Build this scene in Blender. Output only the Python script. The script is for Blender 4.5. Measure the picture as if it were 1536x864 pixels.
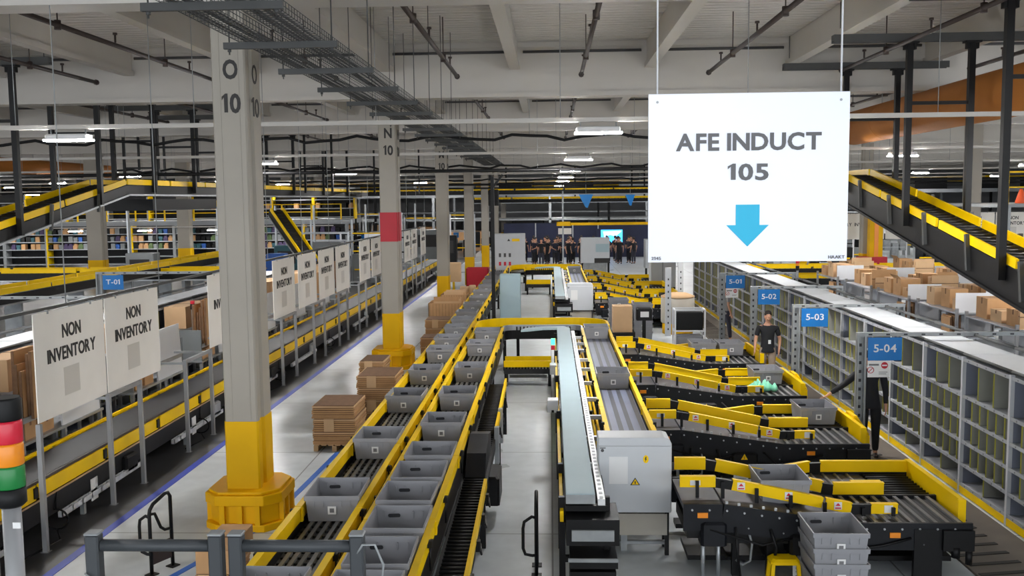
import bpy, bmesh, math, random
from mathutils import Vector, Matrix
random.seed(7)
for o in list(bpy.data.objects): bpy.data.objects.remove(o)
SC = bpy.context.scene
COL = SC.collection
# ---------------------------------------------------------------- camera
cam = bpy.data.cameras.new('camera'); camo = bpy.data.objects.new('camera', cam); COL.objects.link(camo)
cam.sensor_width = 36.0; cam.lens = 36.0*1430.0/1536.0; cam.clip_end = 400; cam.clip_start = 0.05
_R = Matrix(((0.9991534, 0.00721357, 0.04050235), (0.03965506, 0.09322419, -0.99485513), (-0.01095225, 0.99561901, 0.09285921)))
camo.matrix_world = Matrix.Translation((0, 0, 4.43)) @ _R.to_4x4()
SC.camera = camo
# ---------------------------------------------------------------- world and exposure
W = bpy.data.worlds.new('world'); SC.world = W; W.use_nodes = True
W.node_tree.nodes['Background'].inputs[0].default_value = (0.90, 0.95, 1.0, 1)
W.node_tree.nodes['Background'].inputs[1].default_value = 1.5
SC.view_settings.view_transform = 'Standard'; SC.view_settings.look = 'None'
SC.view_settings.exposure = 1.28; SC.view_settings.gamma = 1.0
SC.view_settings.use_curve_mapping = False
LAMP_EMIT = 158.0
SIGN_LAMP = 15.0
# ---------------------------------------------------------------- materials
def lin(c):
    return tuple((v/12.92 if v <= 0.04045 else ((v+0.055)/1.055)**2.4) for v in [x/255.0 for x in c])
def mat(name, rgb, rough=0.5, metal=0.0, var=0.0, scale=3.0, bump=0.0, emit=None, alpha=None, spec=0.5):
    m = bpy.data.materials.new(name); m.use_nodes = True; nt = m.node_tree; b = nt.nodes['Principled BSDF']
    c = lin(rgb); b.inputs['Base Color'].default_value = (*c, 1); b.inputs['Roughness'].default_value = rough
    b.inputs['Metallic'].default_value = metal; b.inputs['Specular IOR Level'].default_value = spec
    tc = nt.nodes.new('ShaderNodeTexCoord')
    n = nt.nodes.new('ShaderNodeTexNoise'); n.inputs['Scale'].default_value = scale; n.inputs['Detail'].default_value = 5
    nt.links.new(tc.outputs['Object'], n.inputs['Vector'])
    if var > 0:
        r = nt.nodes.new('ShaderNodeValToRGB')
        r.color_ramp.elements[0].position = 0.3; r.color_ramp.elements[1].position = 0.7
        r.color_ramp.elements[0].color = (*[v*(1-var) for v in c], 1); r.color_ramp.elements[1].color = (*[min(1, v*(1+var)) for v in c], 1)
        nt.links.new(n.outputs['Fac'], r.inputs['Fac']); nt.links.new(r.outputs['Color'], b.inputs['Base Color'])
    if bump > 0:
        bp = nt.nodes.new('ShaderNodeBump'); bp.inputs['Strength'].default_value = bump; bp.inputs['Distance'].default_value = 0.02
        nt.links.new(n.outputs['Fac'], bp.inputs['Height']); nt.links.new(bp.outputs['Normal'], b.inputs['Normal'])
    if emit:
        b.inputs['Emission Color'].default_value = (*lin(emit[0]), 1); b.inputs['Emission Strength'].default_value = emit[1]
    return m
M = {}
M['yellow'] = mat('yellow_paint', (248, 204, 0), 0.42, var=0.06, scale=1.5, spec=0.22)
M['yellowdk'] = mat('yellow_column_paint', (222, 172, 0), 0.55, var=0.08, scale=1.2, spec=0.2)
M['guardplastic'] = mat('yellow_guard_plastic', (234, 176, 0), 0.5, var=0.05, spec=0.2)
M['black'] = mat('black_steel', (12, 12, 14), 0.5, var=0.25, scale=6, spec=0.3)
M['blackmat'] = mat('black_rubber', (17, 17, 19), 0.8, var=0.2, scale=8)
M['navy'] = mat('dark_blue_black_steel', (16, 18, 24), 0.5, var=0.25, scale=5, spec=0.3)
M['bed'] = mat('dark_conveyor_bed', (32, 32, 35), 0.55, var=0.2, scale=5)
M['strand'] = mat('grey_strand_belt', (112, 113, 113), 0.35, var=0.2, scale=4)
M['belt'] = mat('grey_belt', (110, 117, 140), 0.5, var=0.08, scale=2)
M['beltdk'] = mat('dark_belt_strip', (62, 63, 71), 0.5, var=0.1, scale=2)
M['steel'] = mat('galvanised_steel', (176, 180, 184), 0.38, 0.55, var=0.1, scale=5)
M['steeldk'] = mat('dull_galvanised_steel', (150, 154, 156), 0.5, 0.2, var=0.15, scale=5)
M['strut'] = mat('grey_strut_paint', (70, 71, 71), 0.6, var=0.08)
M['tote'] = mat('grey_tote_plastic', (139, 140, 145), 0.5, var=0.06, scale=3)
M['totedk'] = mat('dark_handle_slot', (44, 45, 50), 0.7)
M['label'] = mat('white_label_paper', (225, 225, 225), 0.6)
M['labelink'] = mat('grey_label_ink', (112, 112, 114), 0.6)
M['white'] = mat('white_board', (222, 224, 228), 0.4, var=0.02)
M['signwhite'] = mat('glossy_sign_white', (232, 236, 246), 0.4, var=0.0)
M['signgrey'] = mat('sign_grey_letters', (84, 84, 86), 0.5)
M['signcyan'] = mat('sign_cyan_arrow', (0, 168, 206), 0.45)
M['nonsign'] = mat('matt_sign_white', (236, 232, 225), 0.55, var=0.02)
M['ink'] = mat('black_ink', (38, 36, 36), 0.6)
M['pocket'] = mat('grey_sheet', (208, 204, 197), 0.3)
M['column'] = mat('warm_white_column_paint', (158, 152, 142), 0.6, var=0.05, scale=0.9)
M['girder'] = mat('warm_white_girder_paint', (196, 192, 186), 0.65, var=0.05, scale=0.5)
M['rust'] = mat('dark_red_brown_pipe', (58, 46, 43), 0.55, var=0.1)
M['darkpipe'] = mat('dark_grey_pipe', (72, 72, 74), 0.5)
M['orange'] = mat('orange_fabric', (172, 108, 42), 0.85, var=0.05, scale=0.6)
M['card'] = mat('brown_cardboard', (190, 148, 104), 0.85, var=0.08, scale=4)
M['carddk'] = mat('dark_cardboard_edge', (112, 82, 58), 0.85, var=0.15, scale=12)
M['cardlt'] = mat('pale_cardboard', (208, 172, 132), 0.8, var=0.06, scale=3)
M['cabinet'] = mat('light_grey_cabinet', (196, 199, 203), 0.4, var=0.02)
M['beige'] = mat('beige_apron', (176, 170, 158), 0.5, var=0.05)
M['panel'] = mat('pale_blue_white_panel', (164, 186, 194), 0.6, var=0.02)
M['silver'] = mat('silver_tray', (212, 214, 216), 0.4, 0.3, var=0.12, scale=14)
M['blue'] = mat('blue_sign', (14, 112, 186), 0.45, var=0.05)
M['bluetape'] = mat('blue_floor_tape', (34, 62, 172), 0.5, var=0.1)
M['bluelt'] = mat('light_blue_floor_tape', (56, 112, 205), 0.5, var=0.08)
M['red'] = mat('red_paint', (176, 22, 42), 0.5, var=0.05)
M['green'] = mat('green_lens', (26, 122, 58), 0.3)
M['amber'] = mat('amber_lens', (236, 140, 24), 0.3)
M['redlens'] = mat('red_lens', (206, 32, 56), 0.3)
M['greenlit'] = mat('lit_green_lens', (60, 210, 160), 0.3, emit=((60, 220, 170), 1.2))
M['redlit'] = mat('lit_red_lens', (230, 60, 60), 0.3, emit=((255, 60, 60), 1.5))
M['shelfsteel'] = mat('grey_shelf_steel', (168, 171, 176), 0.45, 0.1, var=0.08, scale=4)
M['shelfback'] = mat('slate_grey_shelf_back', (114, 119, 134), 0.6, var=0.08, scale=2)
M['postpale'] = mat('pale_shelf_post', (196, 198, 202), 0.45, var=0.05)
M['divider'] = mat('grey_divider', (138, 138, 130), 0.6, var=0.05)
M['olive'] = mat('yellow_green_divider_edge', (170, 164, 52), 0.6)
M['topsheet'] = mat('white_shelf_roof', (216, 220, 225), 0.6, var=0.03, scale=2)
M['lampbody'] = mat('lamp_white_body', (225, 225, 225), 0.5)
M['lamp'] = mat('lit_lamp_diffuser', (255, 255, 255), 0.5, emit=((255, 253, 251), LAMP_EMIT))
M['lampfill'] = mat('lit_fill_lamp_diffuser', (255, 255, 255), 0.5, emit=((255, 253, 250), 33.0))
M['lampsign'] = mat('lit_lamp_diffuser_cool', (255, 255, 255), 0.5, emit=((250, 247, 255), SIGN_LAMP))
M['skin'] = mat('skin', (196, 146, 118), 0.55)
M['hair'] = mat('dark_hair', (36, 28, 24), 0.7)
M['clothblack'] = mat('black_cotton', (24, 25, 30), 0.85)
M['clothgrey'] = mat('grey_cotton', (150, 148, 146), 0.85)
M['clothnavy'] = mat('dark_blue_cotton', (40, 44, 60), 0.85)
M['khaki'] = mat('khaki_cotton', (160, 142, 124), 0.85)
M['denim'] = mat('dark_denim', (56, 56, 68), 0.85)
M['shoe'] = mat('dark_shoe_leather', (40, 30, 32), 0.6)
M['shoewhite'] = mat('pale_shoe', (180, 176, 172), 0.6)
M['mint'] = mat('mint_green_film', (128, 208, 176), 0.5, var=0.1)
M['mat'] = mat('shadow_mat_base', (96, 88, 80), 0.8, var=0.12, scale=2)
M['shadowrib'] = mat('shelf_shadow_rib', (46, 43, 41), 0.85)  # dark tone of the shelf divider shadows on the aisle floor
M['deckgrey'] = mat('grey_mezzanine_edge', (150, 154, 158), 0.5, var=0.1, scale=1)
M['navywall'] = mat('dark_navy_backdrop', (30, 36, 64), 0.7, var=0.25, scale=0.6)
M['backwall'] = mat('distant_wall_paint', (150, 152, 154), 0.8, var=0.15, scale=0.25)
M['screen'] = mat('lit_screen', (40, 140, 230), 0.3, emit=((60, 160, 250), 1.3))
M['screenpale'] = mat('lit_screen_pale', (150, 210, 250), 0.3, emit=((150, 215, 255), 1.3))
M['pennant'] = mat('bright_blue_pennant', (20, 140, 225), 0.5)
M['aluminium'] = mat('brushed_aluminium', (150, 151, 153), 0.45, 0.3, var=0.06)
M['railgrey'] = mat('blue_grey_rail_paint', (60, 64, 68), 0.5, var=0.05)
M['wood'] = mat('tan_edge_strip', (184, 150, 108), 0.6, var=0.1)
M['tape'] = mat('red_white_tape', (225, 120, 120), 0.6)
M['purple'] = mat('purple_carton', (74, 62, 96), 0.7)
M['teal'] = mat('teal_carton', (58, 98, 108), 0.7)
M['pinkc'] = mat('pink_carton', (200, 110, 130), 0.7)
M['greenc'] = mat('green_carton', (84, 104, 66), 0.7)
M['trunkgrey'] = mat('mid_grey_bin', (122, 126, 128), 0.5, var=0.05)
M['bluebin'] = mat('blue_bin', (38, 90, 170), 0.5)
M['orangelit'] = mat('orange_cone', (240, 92, 40), 0.5)

def floor_mat(name, base, dark, rough):
    m = bpy.data.materials.new(name); m.use_nodes = True; nt = m.node_tree; b = nt.nodes['Principled BSDF']
    tc = nt.nodes.new('ShaderNodeTexCoord')
    n1 = nt.nodes.new('ShaderNodeTexNoise'); n1.inputs['Scale'].default_value = 0.35; n1.inputs['Detail'].default_value = 8
    n2 = nt.nodes.new('ShaderNodeTexNoise'); n2.inputs['Scale'].default_value = 4.0; n2.inputs['Detail'].default_value = 6
    for n in (n1, n2): nt.links.new(tc.outputs['Object'], n.inputs['Vector'])
    mx = nt.nodes.new('ShaderNodeMix'); mx.data_type = 'FLOAT'; mx.inputs[0].default_value = 0.3
    nt.links.new(n1.outputs['Fac'], mx.inputs[2]); nt.links.new(n2.outputs['Fac'], mx.inputs[3])
    r = nt.nodes.new('ShaderNodeValToRGB'); r.color_ramp.elements[0].position = 0.35; r.color_ramp.elements[1].position = 0.62
    r.color_ramp.elements[0].color = (*lin(dark), 1); r.color_ramp.elements[1].color = (*lin(base), 1)
    nt.links.new(mx.outputs[0], r.inputs['Fac'])
    br = nt.nodes.new('ShaderNodeTexBrick'); br.offset = 0.0; br.inputs['Scale'].default_value = 1.0
    br.inputs['Brick Width'].default_value = 4.1; br.inputs['Row Height'].default_value = 4.1; br.inputs['Mortar Size'].default_value = 0.012
    nt.links.new(tc.outputs['Object'], br.inputs['Vector'])
    mj = nt.nodes.new('ShaderNodeMix'); mj.data_type = 'RGBA'; mj.inputs[7].default_value = (*[v*0.45 for v in lin(dark)], 1)
    nt.links.new(br.outputs['Fac'], mj.inputs[0]); nt.links.new(r.outputs['Color'], mj.inputs[6])
    nt.links.new(mj.outputs[2], b.inputs['Base Color'])
    rr = nt.nodes.new('ShaderNodeMapRange'); rr.inputs['To Min'].default_value = rough-0.08; rr.inputs['To Max'].default_value = rough+0.16
    nt.links.new(n1.outputs['Fac'], rr.inputs['Value']); nt.links.new(rr.outputs['Result'], b.inputs['Roughness'])
    return m
M['floor'] = floor_mat('polished_concrete', (218, 224, 228), (188, 194, 198), 0.27)
M['floordk'] = floor_mat('dark_sealed_concrete', (66, 66, 68), (54, 54, 56), 0.36)

# ---------------------------------------------------------------- mesh builder
class MB:
    def __init__(s): s.v = []; s.f = []; s.m = []; s.sm = []
    def _add(s, vs, fs, mi=0, smooth=False):
        k = len(s.v); s.v += [tuple(v) for v in vs]
        for f in fs: s.f.append([i+k for i in f]); s.m.append(mi); s.sm.append(smooth)
        return s
    def box(s, x0, x1, y0, y1, z0, z1, mi=0):
        vs = [(x0,y0,z0),(x1,y0,z0),(x1,y1,z0),(x0,y1,z0),(x0,y0,z1),(x1,y0,z1),(x1,y1,z1),(x0,y1,z1)]
        return s._add(vs, [(0,3,2,1),(4,5,6,7),(0,1,5,4),(1,2,6,5),(2,3,7,6),(3,0,4,7)], mi)
    def cb(s, cx, cy, cz, sx, sy, sz, mi=0): return s.box(cx-sx/2, cx+sx/2, cy-sy/2, cy+sy/2, cz-sz/2, cz+sz/2, mi)
    def rbox(s, x0, x1, y0, y1, z0, z1, r=0.01, mi=0):       # box with chamfered vertical and top edges
        a = [(x0+r,y0),(x1-r,y0),(x1,y0+r),(x1,y1-r),(x1-r,y1),(x0+r,y1),(x0,y1-r),(x0,y0+r)]
        cx, cy = (x0+x1)/2, (y0+y1)/2
        b = [(px+(r if px < cx else -r), py+(r if py < cy else -r)) for px, py in a]
        vs = [(p[0],p[1],z0) for p in a]+[(p[0],p[1],z1-r) for p in a]+[(p[0],p[1],z1) for p in b]
        fs = [tuple(range(7,-1,-1)), tuple(range(16,24))]
        for i in range(8):
            j = (i+1) % 8; fs += [(i,j,8+j,8+i),(8+i,8+j,16+j,16+i)]
        return s._add(vs, fs, mi)
    def bar(s, p, q, w, h, mi=0, up=(0,0,1)):
        p = Vector(p); q = Vector(q); d = (q-p).normalized(); u = Vector(up)
        if abs(d.dot(u)) > 0.99: u = Vector((0,1,0))
        r = d.cross(u).normalized(); u = r.cross(d).normalized()
        vs = []
        for c in (p, q):
            for a, b in ((-1,-1),(1,-1),(1,1),(-1,1)): vs.append(c + r*(a*w/2) + u*(b*h/2))
        return s._add(vs, [(0,3,2,1)[::-1],(4,5,6,7)[::-1],(0,1,5,4)[::-1],(1,2,6,5)[::-1],(2,3,7,6)[::-1],(3,0,4,7)[::-1]], mi)
    def cyl(s, p, q, r, n=10, mi=0, r2=None):
        p = Vector(p); q = Vector(q); d = (q-p).normalized(); u = Vector((0,0,1))
        if abs(d.dot(u)) > 0.99: u = Vector((1,0,0))
        a = d.cross(u).normalized(); b = d.cross(a)
        r2 = r if r2 is None else r2; vs = []
        for c, rr in ((p, r), (q, r2)):
            for i in range(n):
                t = 2*math.pi*i/n; vs.append(c + a*(rr*math.cos(t)) + b*(rr*math.sin(t)))
        k = len(s.v); s.v += [tuple(v) for v in vs]
        for i in range(n):
            j = (i+1) % n; s.f.append([k+i,k+j,k+n+j,k+n+i]); s.m.append(mi); s.sm.append(True)
        s.f.append([k+i for i in range(n)][::-1]); s.m.append(mi); s.sm.append(False)
        s.f.append([k+n+i for i in range(n)]); s.m.append(mi); s.sm.append(False)
        return s
    def tube(s, pts, r, n=8, mi=0):
        pts = [Vector(p) for p in pts]; k = len(s.v); N = len(pts); u = None
        for i, p in enumerate(pts):
            d = (pts[min(i+1,N-1)]-pts[max(i-1,0)]).normalized()
            if u is None:
                u = Vector((0,0,1)) if abs(d.z) < 0.95 else Vector((1,0,0))
            a = d.cross(u)
            if a.length < 1e-4: a = d.cross(Vector((0.3,1,0.1)))
            a.normalize(); u = a.cross(d).normalized()
            for j in range(n):
                t = 2*math.pi*j/n; s.v.append(tuple(p + a*(r*math.cos(t)) + u*(r*math.sin(t))))
        for i in range(N-1):
            for j in range(n):
                l = (j+1) % n
                s.f.append([k+i*n+j, k+i*n+l, k+(i+1)*n+l, k+(i+1)*n+j]); s.m.append(mi); s.sm.append(True)
        s.f.append([k+j for j in range(n)][::-1]); s.m.append(mi); s.sm.append(False)
        s.f.append([k+(N-1)*n+j for j in range(n)]); s.m.append(mi); s.sm.append(False)
        return s
    def prism(s, pts, a0, a1, axis='z', mi=0):               # outline extruded along an axis
        def P(p, a):
            if axis == 'z': return (p[0], p[1], a)
            if axis == 'y': return (p[0], a, p[1])
            return (a, p[0], p[1])
        n = len(pts); vs = [P(p, a0) for p in pts]+[P(p, a1) for p in pts]
        fs = [tuple(range(n))[::-1], tuple(range(n, 2*n))]
        for i in range(n): j = (i+1) % n; fs.append((i,j,n+j,n+i))
        return s._add(vs, fs, mi)
    def lathe(s, prof, c=(0,0,0), n=16, mi=0):
        k = len(s.v)
        for r, z in prof:
            for i in range(n):
                t = 2*math.pi*i/n; s.v.append((c[0]+r*math.cos(t), c[1]+r*math.sin(t), c[2]+z))
        for a in range(len(prof)-1):
            for i in range(n):
                j = (i+1) % n; s.f.append([k+a*n+i,k+a*n+j,k+(a+1)*n+j,k+(a+1)*n+i]); s.m.append(mi); s.sm.append(True)
        s.f.append([k+i for i in range(n)][::-1]); s.m.append(mi); s.sm.append(False)
        s.f.append([k+(len(prof)-1)*n+i for i in range(n)]); s.m.append(mi); s.sm.append(False)
        return s
    def quad(s, a, b, c, d, mi=0): return s._add([a,b,c,d], [(0,1,2,3)], mi)
    def mesh(s, name, mats):
        me = bpy.data.meshes.new(name); me.from_pydata(s.v, [], s.f)
        for m in (mats if isinstance(mats, (list, tuple)) else [mats]): me.materials.append(M[m] if isinstance(m, str) else m)
        me.polygons.foreach_set('material_index', s.m); me.polygons.foreach_set('use_smooth', s.sm)
        bm = bmesh.new(); bm.from_mesh(me); bmesh.ops.recalc_face_normals(bm, faces=bm.faces[:]); bm.to_mesh(me); bm.free()
        me.update(); return me
    def build(s, name, mats, parent=None, loc=(0,0,0), rz=0, bevel=0):
        me = s.mesh(name, mats); o = bpy.data.objects.new(name, me); COL.objects.link(o)
        o.location = loc; o.rotation_euler = (0,0,rz)
        if parent is not None: o.parent = parent
        if bevel:
            b = o.modifiers.new('bevel', 'BEVEL'); b.width = bevel; b.segments = 2; b.limit_method = 'ANGLE'
        return o
def tag(o, label, cat, group=None):
    if len(label.replace('-', ' ').split()) > 16: print('LONG', label)
    o['label'] = label; o['category'] = cat
    if group: o['group'] = group
    return o
def thing(name, label, cat, loc=(0,0,0), rz=0, group=None):
    o = bpy.data.objects.new(name, None); COL.objects.link(o); o.empty_display_size = 0.1
    o.location = loc; o.rotation_euler = (0,0,rz); return tag(o, label, cat, group)
def struct(o): o['kind'] = 'structure'; return o
KIDS = {}
def dup(root, loc, label=None, rz=None, group=None):
    def cp(o, par):
        c = o.copy(); COL.objects.link(c)
        if par is not None: c.parent = par
        if o.name not in KIDS: KIDS[o.name] = list(o.children)
        for ch in KIDS[o.name]: cp(ch, c)
        return c
    r = cp(root, None); r.location = loc
    if rz is not None: r.rotation_euler = (0,0,rz)
    if label:
        r['label'] = label
        if len(label.replace('-', ' ').split()) > 16: print('LONG', label)
    if group: r['group'] = group
    return r
ORD = ['first','second','third','fourth','fifth','sixth','seventh','eighth','ninth','tenth','eleventh','twelfth','thirteenth','fourteenth','fifteenth','sixteenth','seventeenth','eighteenth','nineteenth','twentieth','twenty-first','twenty-second','twenty-third','twenty-fourth','twenty-fifth','twenty-sixth','twenty-seventh','twenty-eighth','twenty-ninth','thirtieth']
_TX = {}
def glyph(ch, bold):
    """one character as triangles in em units: (verts, faces, width)"""
    if ch == '1':
        w = 0.085+bold
        pts = [(0.20-w,0),(0.20+w*0.4,0),(0.20+w*0.4,0.72),(0.20-w*0.45,0.72),(-0.02,0.60),(-0.02,0.60-w*1.1),(0.20-w,0.60)]
        b = MB(); b.prism(pts, -0.004, 0.004); return b.v, b.f, 0.20+w*0.4+0.02
    cu = bpy.data.curves.new('lettering', 'FONT'); cu.body = ch; cu.size = 1.0; cu.offset = bold; cu.extrude = 0.004; cu.resolution_u = 3
    o = bpy.data.objects.new('lettering', cu); COL.objects.link(o)
    dg = bpy.context.evaluated_depsgraph_get(); me = bpy.data.meshes.new_from_object(o.evaluated_get(dg)); bpy.data.objects.remove(o)
    x0 = min(v.co.x for v in me.vertices)
    return [(v.co.x-x0, v.co.y, v.co.z) for v in me.vertices], [list(p.vertices) for p in me.polygons], max(v.co.x for v in me.vertices)-x0
def text_mesh(body, m, bold=0.0):
    k = (body, m, bold)
    if k in _TX: return _TX[k]
    vs, fs, x = [], [], 0.0
    for ch in body:
        if ch == ' ': x += 0.25; continue
        v, f, w = glyph(ch, bold); n = len(vs)
        vs += [(p[0]+x, p[1], p[2]) for p in v]; fs += [[i+n for i in q] for q in f]; x += w+0.075
    me = bpy.data.meshes.new('lettering'); me.from_pydata(vs, [], fs); me.materials.append(M[m])
    xs = [v.co.x for v in me.vertices]; ys = [v.co.y for v in me.vertices]
    cx, cy = (min(xs)+max(xs))/2, (min(ys)+max(ys))/2; w, h = max(xs)-min(xs), max(ys)-min(ys)
    for v in me.vertices: v.co.x = (v.co.x-cx)/w; v.co.y = (v.co.y-cy)/h
    _TX[k] = (me, w/h); return _TX[k]
def text(parent, body, c, h, rot, m='ink', w=None, bold=0.0, name='lettering'):
    me, asp = text_mesh(body, m, bold); o = bpy.data.objects.new(name, me); COL.objects.link(o); o.parent = parent
    o.location = c; o.rotation_euler = rot; o.scale = (w if w else h*asp, h, 1.0 if True else 1); return o
FRONT = (math.pi/2, 0, 0); RIGHT = (math.pi/2, 0, math.pi/2); LEFT = (math.pi/2, 0, -math.pi/2)
# ================================================================ SETTING
MB().box(-75, 60, -14, 112, -0.2, 0).build('floor', 'floor'); struct(bpy.data.objects['floor'])
o = MB().box(-75, -6.10, -14, 112, 0.0, 0.004).build('floor_left', 'floordk'); struct(o)
o = MB().box(-6.10, -5.98, 3, 60, 0.0, 0.007).build('trim_1', 'bluetape'); struct(o)
b = MB(); b.bar((-3.95, 12.6, 0.004), (-5.55, 7.6, 0.004), 0.09, 0.007); b.bar((-3.95, 12.6, 0.004), (-3.78, 16.4, 0.004), 0.09, 0.007)
struct(b.build('trim_2', 'bluelt'))
b = MB(); b.box(4.92, 5.98, 8, 48, 0.0, 0.03)  # mat added as the ground for painted shelving shadows
mt = b.build('shelf_shadow_mat', 'mat'); tag(mt, 'added brown-grey mat, its dark ribs standing in for shelving shadows on the floor', 'mat')
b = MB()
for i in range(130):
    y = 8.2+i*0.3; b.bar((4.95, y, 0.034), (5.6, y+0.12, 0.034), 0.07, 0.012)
b.build('rib', 'shadowrib', mt)['kind'] = 'stuff'  # dark ribs stand in for shadows cast by the shelf dividers
# corrugated roof deck
b = MB()
vs = []; y = -14.0; zt = 8.42; prof = [(0,0),(0.11,0),(0.15,0.06),(0.25,0.06),(0.29,0)]
row = []
while y < 112:
    for dy, dz in prof[:-1]: row.append((y+dy, zt+dz))
    y += 0.29
k = []
for yy, zz in row: k += [(-75, yy, zz), (60, yy, zz)]
b._add(k, [(2*i, 2*i+2, 2*i+3, 2*i+1) for i in range(len(row)-1)])
b.box(-75, 60, -14, 112.3, 8.55, 8.7)
struct(b.build('ceiling', 'girder'))
struct(MB().box(-75, 60, 112, 112.4, 0, 8.5).build('wall_back', 'backwall'))
struct(MB().box(-75.4, -75, -14, 112, 0, 8.5).build('wall_left', 'backwall'))
struct(MB().box(60, 60.4, -14, 112, 0, 8.5).build('wall_right', 'backwall'))
# girders across the hall on the column lines
COLY = [12.84+12.2*i for i in range(8)]
for i, gy in enumerate(COLY):
    gd = MB().box(-74, 59, gy-0.14, gy+0.14, 7.16, 8.30).build('roof_girder', 'girder')
    MB().box(-74, 59, gy-0.27, gy+0.27, 7.04, 7.16).build('lower_flange', 'girder', gd); MB().box(-74, 59, gy-0.2, gy+0.2, 8.30, 8.415).build('upper_flange', 'girder', gd)
    tag(gd, 'white roof girder spanning the hall, %s from the front' % ORD[i], 'beam', 'roof girders across the hall')
PX = [-24.5, -21.1, -17.7, -14.3, -10.9, -7.6, -4.2, -0.88, 2.55, 6.1, 9.5, 12.9, 16.3]
for k in range(4):
    ya, yb = COLY[k]+0.28, COLY[k+1]-0.28
    for i, x in enumerate(PX):
        b = MB(); w = 0.13 if i != 6 else 0.2
        b.box(x-w*0.55, x+w*0.55, ya, yb, 7.84, 8.40); b.box(x-w, x+w, ya, yb, 7.72, 7.84)
        tag(b.build('roof_purlin', 'girder'), 'white roof purlin running lengthwise in %s bay, %s from the left' % (['the nearest visible', 'the second', 'the third', 'the fourth'][k], ORD[i]), 'beam', 'roof purlins under the deck')
# sprinkler pipes
SX = [-14.6, -11.5, -8.45, -5.35, -2.3, 0.8, 3.95, 7.2, 10.3]
for k in range(3):
    ya, yb = COLY[k]+0.3, COLY[k+1]-0.9
    for i, x in enumerate(SX):
        b = MB(); b.cyl((x, ya, 7.5), (x, yb, 7.5), 0.048, 8); b.cyl((x, yb, 7.5), (x, yb+0.06, 7.5), 0.07, 8)
        t = b.build('sprinkler_pipe', 'rust'); tag(t, 'dark sprinkler pipe under the roof, %s from the left in %s bay' % (ORD[i], ['the front', 'the second', 'the third'][k]), 'pipe', 'sprinkler pipes under the roof')
        for f in (0.3, 0.72):
            b = MB(); yy = ya+(yb-ya)*f; b.cyl((x, yy, 7.5), (x, yy, 8.38), 0.012, 6); b.cyl((x, yy, 7.42), (x, yy, 7.58), 0.06, 8); b.build('hanger', 'rust', t)
        for f in (0.2, 0.5, 0.85):
            b = MB(); yy = ya+(yb-ya)*f; b.cyl((x, yy, 7.55), (x, yy, 7.72), 0.02, 6); b.cyl((x, yy, 7.7), (x, yy, 7.74), 0.045, 8); b.build('sprinkler_head', 'rust', t)
for k, yy in ((0, 24.6), (1, 36.8)):
    b = MB()
    for i in range(len(PX)-1): b.cyl((PX[i]+0.22, yy, 8.14), (PX[i+1]-0.22, yy, 8.14), 0.035, 8)
    tag(b.build('cross_pipe', 'darkpipe'), 'thin dark pipe crossing under the roof deck in %s bay' % ('the front' if k == 0 else 'the second'), 'pipe')
# ---------------------------------------------------------------- lamps
LX = [-38.2, -28.4, -18.7, -9.0, 0.89, 10.8, 20.6, 30.4]
LY = [5.5, 17.7, 29.9, 42.1, 54.3, 66.5, 78.7, 90.9]
def lamp_master(name, lab, em):
    t = thing(name, lab, 'lamp')
    b = MB(); b.rbox(-0.40, 0.40, -0.13, 0.13, 0.03, 0.13, 0.02); b.build('housing', 'lampbody', t)
    b = MB(); b.box(-0.43, 0.43, -0.112, 0.112, 0.0, 0.03); b.build('diffuser', em, t)
    for x in (-0.33, 0.33): MB().cyl((x, 0, 0.12), (x, 0, 0.215), 0.015, 6).build('hanger', 'steeldk', t)
    return t
lm = None
for j, ly in enumerate(LY):
    b = MB()
    b.box(-45, 35, ly-0.05, ly+0.05, 5.82, 5.90)
    rl = b.build('lighting_rail', 'girder'); tag(rl, 'long white lighting rail across the hall carrying lamps, %s from the front' % ORD[j], 'rail', 'lighting rails')
    for x in [-27+3.4*i for i in range(15)]: MB().cyl((x, ly, 5.90), (x, ly, 8.40), 0.008, 5).build('hanging_rod', 'steeldk', rl)
    for i, lx in enumerate(LX):
        lab = 'white lit strip lamp under the %s lighting rail, %s from the left' % (ORD[j], ORD[i])
        if j == 0 and 3 <= i <= 5:
            continue
        if lm is None:
            lm = lamp_master('ceiling_lamp', lab, 'lamp'); lm.location = (lx, ly, 5.60); lm['group'] = 'strip lamps under the rails'
        else: dup(lm, (lx, ly, 5.60), lab)
sl = lamp_master('ceiling_lamp', 'white lit strip lamp hanging just in front of the big induct sign', 'lampsign'); sl.location = (0.95, 4.15, 5.42)
for x in (-0.33, 0.33): MB().cyl((x, 0, 0.2), (x, 0, 3.06), 0.008, 6).build('hanging_rod', 'steeldk', sl)
for i, (x, y) in enumerate(((4.7, 17.7), (6.2, 29.9))): dup(lm, (x, y, 5.60), 'fill strip lamp added on the %s lighting rail to brighten the spurs and shelving' % ORD[i+1])  # unseen fill lamps added behind the big sign to brighten the right side
for i in (3, 5): dup(lm, (LX[i], 5.5, 5.60), 'white lit strip lamp under the nearest lighting rail, %s from the left' % ORD[i])
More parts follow.
